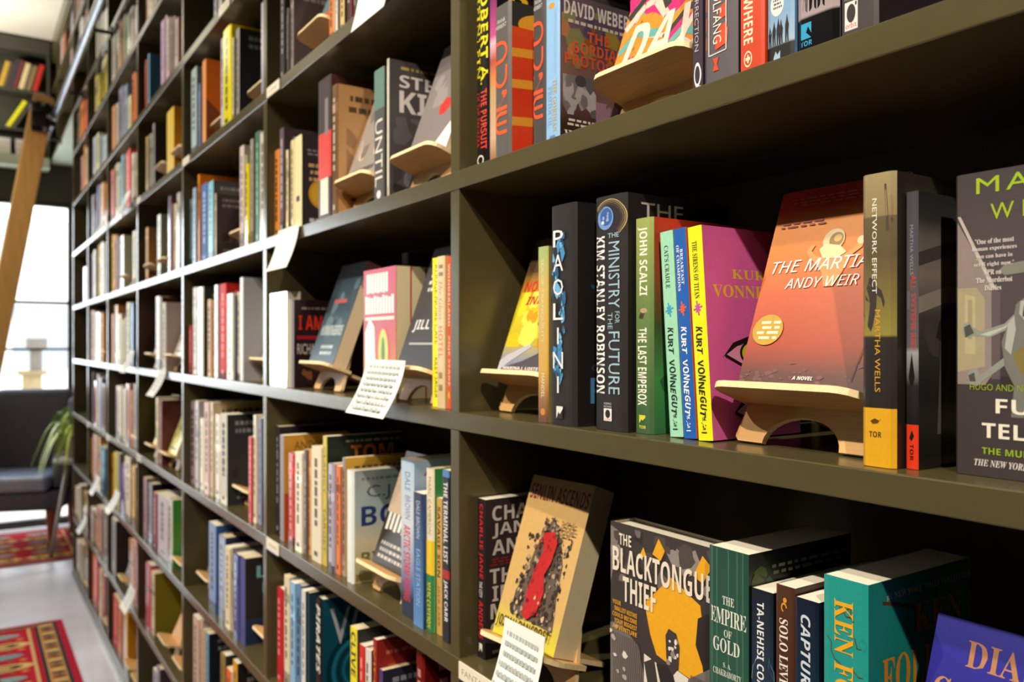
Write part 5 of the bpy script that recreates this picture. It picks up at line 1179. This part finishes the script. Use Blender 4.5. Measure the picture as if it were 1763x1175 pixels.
# lowest visible shelf of the near bay
def charlie(S,F):
    S.text(SANSB('CHARLIE JANE'),.25,.5,.78,.97,'c01c24',True); S.text(SANSB('THE CITY'),.3,.38,.7,.48,'c8c0bc',True); S.text(SANSB('ANDERS'),.25,.12,.78,.36,'c01c24',True); S.rect(.3,.03,.7,.09,'d8d0cc'); S.poly([(.3,.03),(.45,.06),(.7,.04),(.7,.03)],'241c1c')
    for s,a,b,v0,v1 in (('CHARLIE',.08,.95,.86,.955),('JANE',.08,.6,.75,.845),('ANDERS',.08,.95,.645,.74),('THE CITY',.05,1.0,.465,.56),('IN THE',.08,.8,.355,.45),('MIDDLE',.06,.95,.245,.34),('OF THE NIGHT',.06,1.0,.13,.22)): F.text(SANSB(s),a,v0,b,v1,'c4bab4')
    F.dashes(5,.05,.575,.95,.63,'8a1c20',3); F.dashes(2,.62,.77,.9,.83,'6a5a58',3); F.dashes(12,.06,.02,.9,.06,'8a8078',1)
def black(S,F):
    F.rect(0,0,1,1,'3a3230'); F.poly([(.0,.98),(0,.7),(.06,.86),(.1,.96)],'7a706c'); F.blots(2,26,(.0,.72,1,.99),.03,.09,['6a605c','2a2422','8a807a','4a423e'],1.4)
    F.poly([(.36,.66),(.62,.82),(.88,.74),(.92,.6),(.98,.45),(.8,.4),(.62,.42),(.48,.44),(.42,.52)],'e0a018'); F.poly([(.44,.9),(.5,.98),(.56,.93),(.52,.88)],'e0a018'); F.poly([(.3,.86),(.35,.92),(.38,.88)],'e0a018'); F.poly([(.82,.86),(.9,.96),(.98,.92),(.9,.84)],'e0a018')
    F.poly([(.86,.68),(1,.74),(1,.2),(.94,.3),(.9,.48),(.84,.56)],'262020'); F.poly([(0,.5),(.1,.52),(.3,.44),(.36,.3),(.34,0),(0,0)],'6c6460'); F.poly([(.74,.38),(1,.5),(1,0),(.76,0),(.7,.2)],'6c6460')
    for k in range(16): x=.02+.02*k; F.line([(x,.02),(x+.02,.28),(x-.01,.46)],.003,'463e3a',1.4); F.line([(.76+.015*k,.02),(.78+.014*k,.28),(.80+.012*k,.42)],.003,'463e3a',1.4)
    F.poly([(.36,.42),(.5,.40),(.62,.42),(.78,.40),(.72,.2),(.68,0),(.38,0),(.36,.25)],'d8d0c8'); F.poly([(.48,.40),(.54,.28),(.66,.24),(.68,.32),(.62,.42)],'2a2422'); F.poly([(.36,.38),(.46,.42),(.5,.3),(.42,.22)],'3a3432'); F.poly([(.54,.08),(.57,.16),(.6,.08),(.6,0),(.54,0)],'2a2422')
    F.poly([(.58,.42),(.57,.55),(.60,.585),(.67,.575),(.70,.52),(.69,.42),(.64,.38)],'3a3432'); F.blots(3,14,(.58,.42,.69,.56),.01,.025,['8a8078','d8d0c8'],1.4); F.ell(.665,.535,.012,.012,'e8e0d8')
    F.blots(8,8,(.0,.25,.3,.5),.02,.04,['d8d0c8','a89e96'],2)
    F.text(SANSB('THE'),.10,.90,.23,.955,'e0d4c4'); F.text(SANSB('BLACKTONGUE'),.02,.765,1.07,.885,'e0d4c4') if 0 else F.text(SANSB('BLACKTONGUE'),.03,.765,.99,.885,'e0d4c4'); F.text(SANSB('THIEF'),.14,.63,.48,.75,'e0d4c4')
    for i,s in enumerate(('YOUR','SMALLEST MISTAKE','COULD BECOME','YOUR BIGGEST','ADVENTURE')): F.text(SANSB(s),.03+.02*(i%2),.60-.03*i,.12+.17*(i>0),.622-.03*i,'d8981c')
    F.dashes(3,.2,.02,.8,.05,'2a2422',1)
def empire(S,F):
    S.grid(0,0,1,1,[(0,'2c5a48'),(1,'24463c')]); 
    for u in (.06,.2,.5,.72,.86): S.rect(u,0,u+.03,1,'3a6a56')
    S.text(SERIF('THE'),.36,.782,.66,.815,'d0d4c8'); S.text(SERIF('EMPIRE'),.05,.702,.95,.764,'d8d8cc'); S.text(SERIF('OF'),.4,.655,.6,.685,'c8ccc0'); S.text(SERIF('GOLD'),.12,.592,.80,.648,'d8d8cc'); S.text(SERIF('S. A.'),.38,.535,.58,.555,'c8ccc0'); S.text(SERIF('CHAKRABORTY'),.12,.50,.84,.525,'c8ccc0'); S.ell(.5,.2,.3,.08,'b08a3c',16); S.ell(.5,.2,.22,.055,'24463c',16)
    F.rect(0,0,1,1,'141c18'); F.dashes(4,.2,.90,.95,.95,'8a9088',2); F.blots(5,10,(.02,.5,.3,.95),.04,.1,['2a4a34','3a4a20','1c2c20'],1.4)
def coates(S,F):
    S.grid(0,0,1,1,[(0,'2a4058'),(.5,'22344c'),(1,'141a26')]); R=random.Random(4)
    for k in range(12): u=R.uniform(.02,.9); v=R.uniform(.3,.8); S.line([(u,v),(u+R.uniform(-.2,.2),v-.04),(u+R.uniform(-.3,.3),v-.10)],.015,R.choice(('5a7a94','3a5872','88a4b8')),8)
    S.text(SANSB('TA-NEHISI COATES'),.3,.50,.62,.95,'e0e0e0',True); F.rect(0,0,1,1,'10141e')
def solo(S,F):
    S.grid(0,0,1,1,[(0,'3a1e14'),(1,'4a2a18')]); S.ring(.45,.915,.16,.02,.4,'d0902c',14,0,4.4); S.ell(.5,.945,.1,.01,'d0902c'); S.text(SERIF('SOLO LEVELING'),.2,.48,.66,.87,'e4dcd0',True); S.rect(0,0,.05,1,'6a3a20'); F.rect(0,0,1,1,'3a2014')
def capture(S,F):
    S.grid(0,0,1,1,[(0,'0c2a38'),(.5,'14283a'),(.7,'122838'),(1,'161c30')]); S.poly([(0,.25),(.6,.45),(1,.6),(1,.7),(.5,.55),(0,.4)],'1c6a78'); S.poly([(0,.05),(.5,.2),(1,.3),(1,.4),(.4,.28),(0,.18)],'16586a'); S.text(SANSBI('CAPTURE'),.28,.62,.68,.94,'c8d0dc',True); F.rect(0,0,1,1,'121c2c')
def follett(S,F):
    S.rect(0,0,1,1,'1c9088'); S.blots(3,20,(.02,.02,.98,.98),.05,.14,['1a8a84','228f8a','179a90'],4)
    R=random.Random(6)
    for cv,a in ((S,5),(F,1.4)):
        for k in range(14):
            u=R.uniform(.0,.9);v=R.uniform(.05,.98); pts=[(u,v)]
            for q in range(5): u=min(1,max(0,u+R.uniform(-.02,.14))); v=v+R.uniform(-.04,.012); pts.append((u,v))
            if min(p[1] for p in pts)>0: cv.line(pts,.009,'5a3418',a)
        for k in range(3): cv.ring(.75,.3,.6-.1*k,.2-.03*k,.03,'4a5a3c',30)
    S.text(SERIF('KEN FOLLETT'),.26,.32,.70,.93,'e0a41c',True)
    F.rect(0,0,1,.001,'157a74'); F.text(SERIF('#1 NEW YORK TIMES BESTSELLER'),.16,.93,1.0,.955,'c8c8b8'); F.text(SERIF('KEN'),.42,.79,.9,.89,'c87828'); F.text(SERIF('FOLLETT'),.12,.60,1.0,.74,'d08424')
BOT=[('charlie',-.9675,.0205,.2175,.140,.027,'1f191b','2c2325',0,charlie,M_MATTE,'dark maroon paperback with red spine lettering at the window end of the lowest visible shelf'),
 ('empire',-.5460,.0470,.2385,.155,.030,'28503f','141c18',0,empire,M_PRINT,'thick dark green paperback with pale lettering across its spine'),
 ('coates',-.4975,.0240,.2095,.140,.032,'1c2638','10141e',0,coates,M_PRINT,'navy spine with white bold lettering beside the thick green paperback'),
 ('solo',-.4700,.0195,.2195,.140,.032,'452616','3a2014',0,solo,M_PRINT,'brown spine with pale decorative lettering and a small golden beast'),
 ('capture',-.4490,.0235,.2140,.140,.030,'141e30','121c2c',0,capture,M_GLOSS,'dark blue and teal spine with slanted pale lettering'),
 ('follett',-.4205,.0400,.2400,.155,.030,'1c9088','178078',0,follett,M_PRINT,'thick turquoise paperback with golden lettering')]
for key,X0,t,h,d,b,sc,cc,hard,art,mt,lab in BOT:
    o=make_book(upright(3,X0,b),t,h,d,sc,cc,bool(hard),art,mt); tag(o,lab,'book','books on the bookcase')
o=make_book(faceout(3,-.7150,.050,.036,math.radians(-.6)),.036,.2290,.1600,'1c1816','3a3230',True,black,M_MATTE,back='c89a1c'); tag(o,'yellow and black cover with a castle doorway, standing face out','book','books on the bookcase')
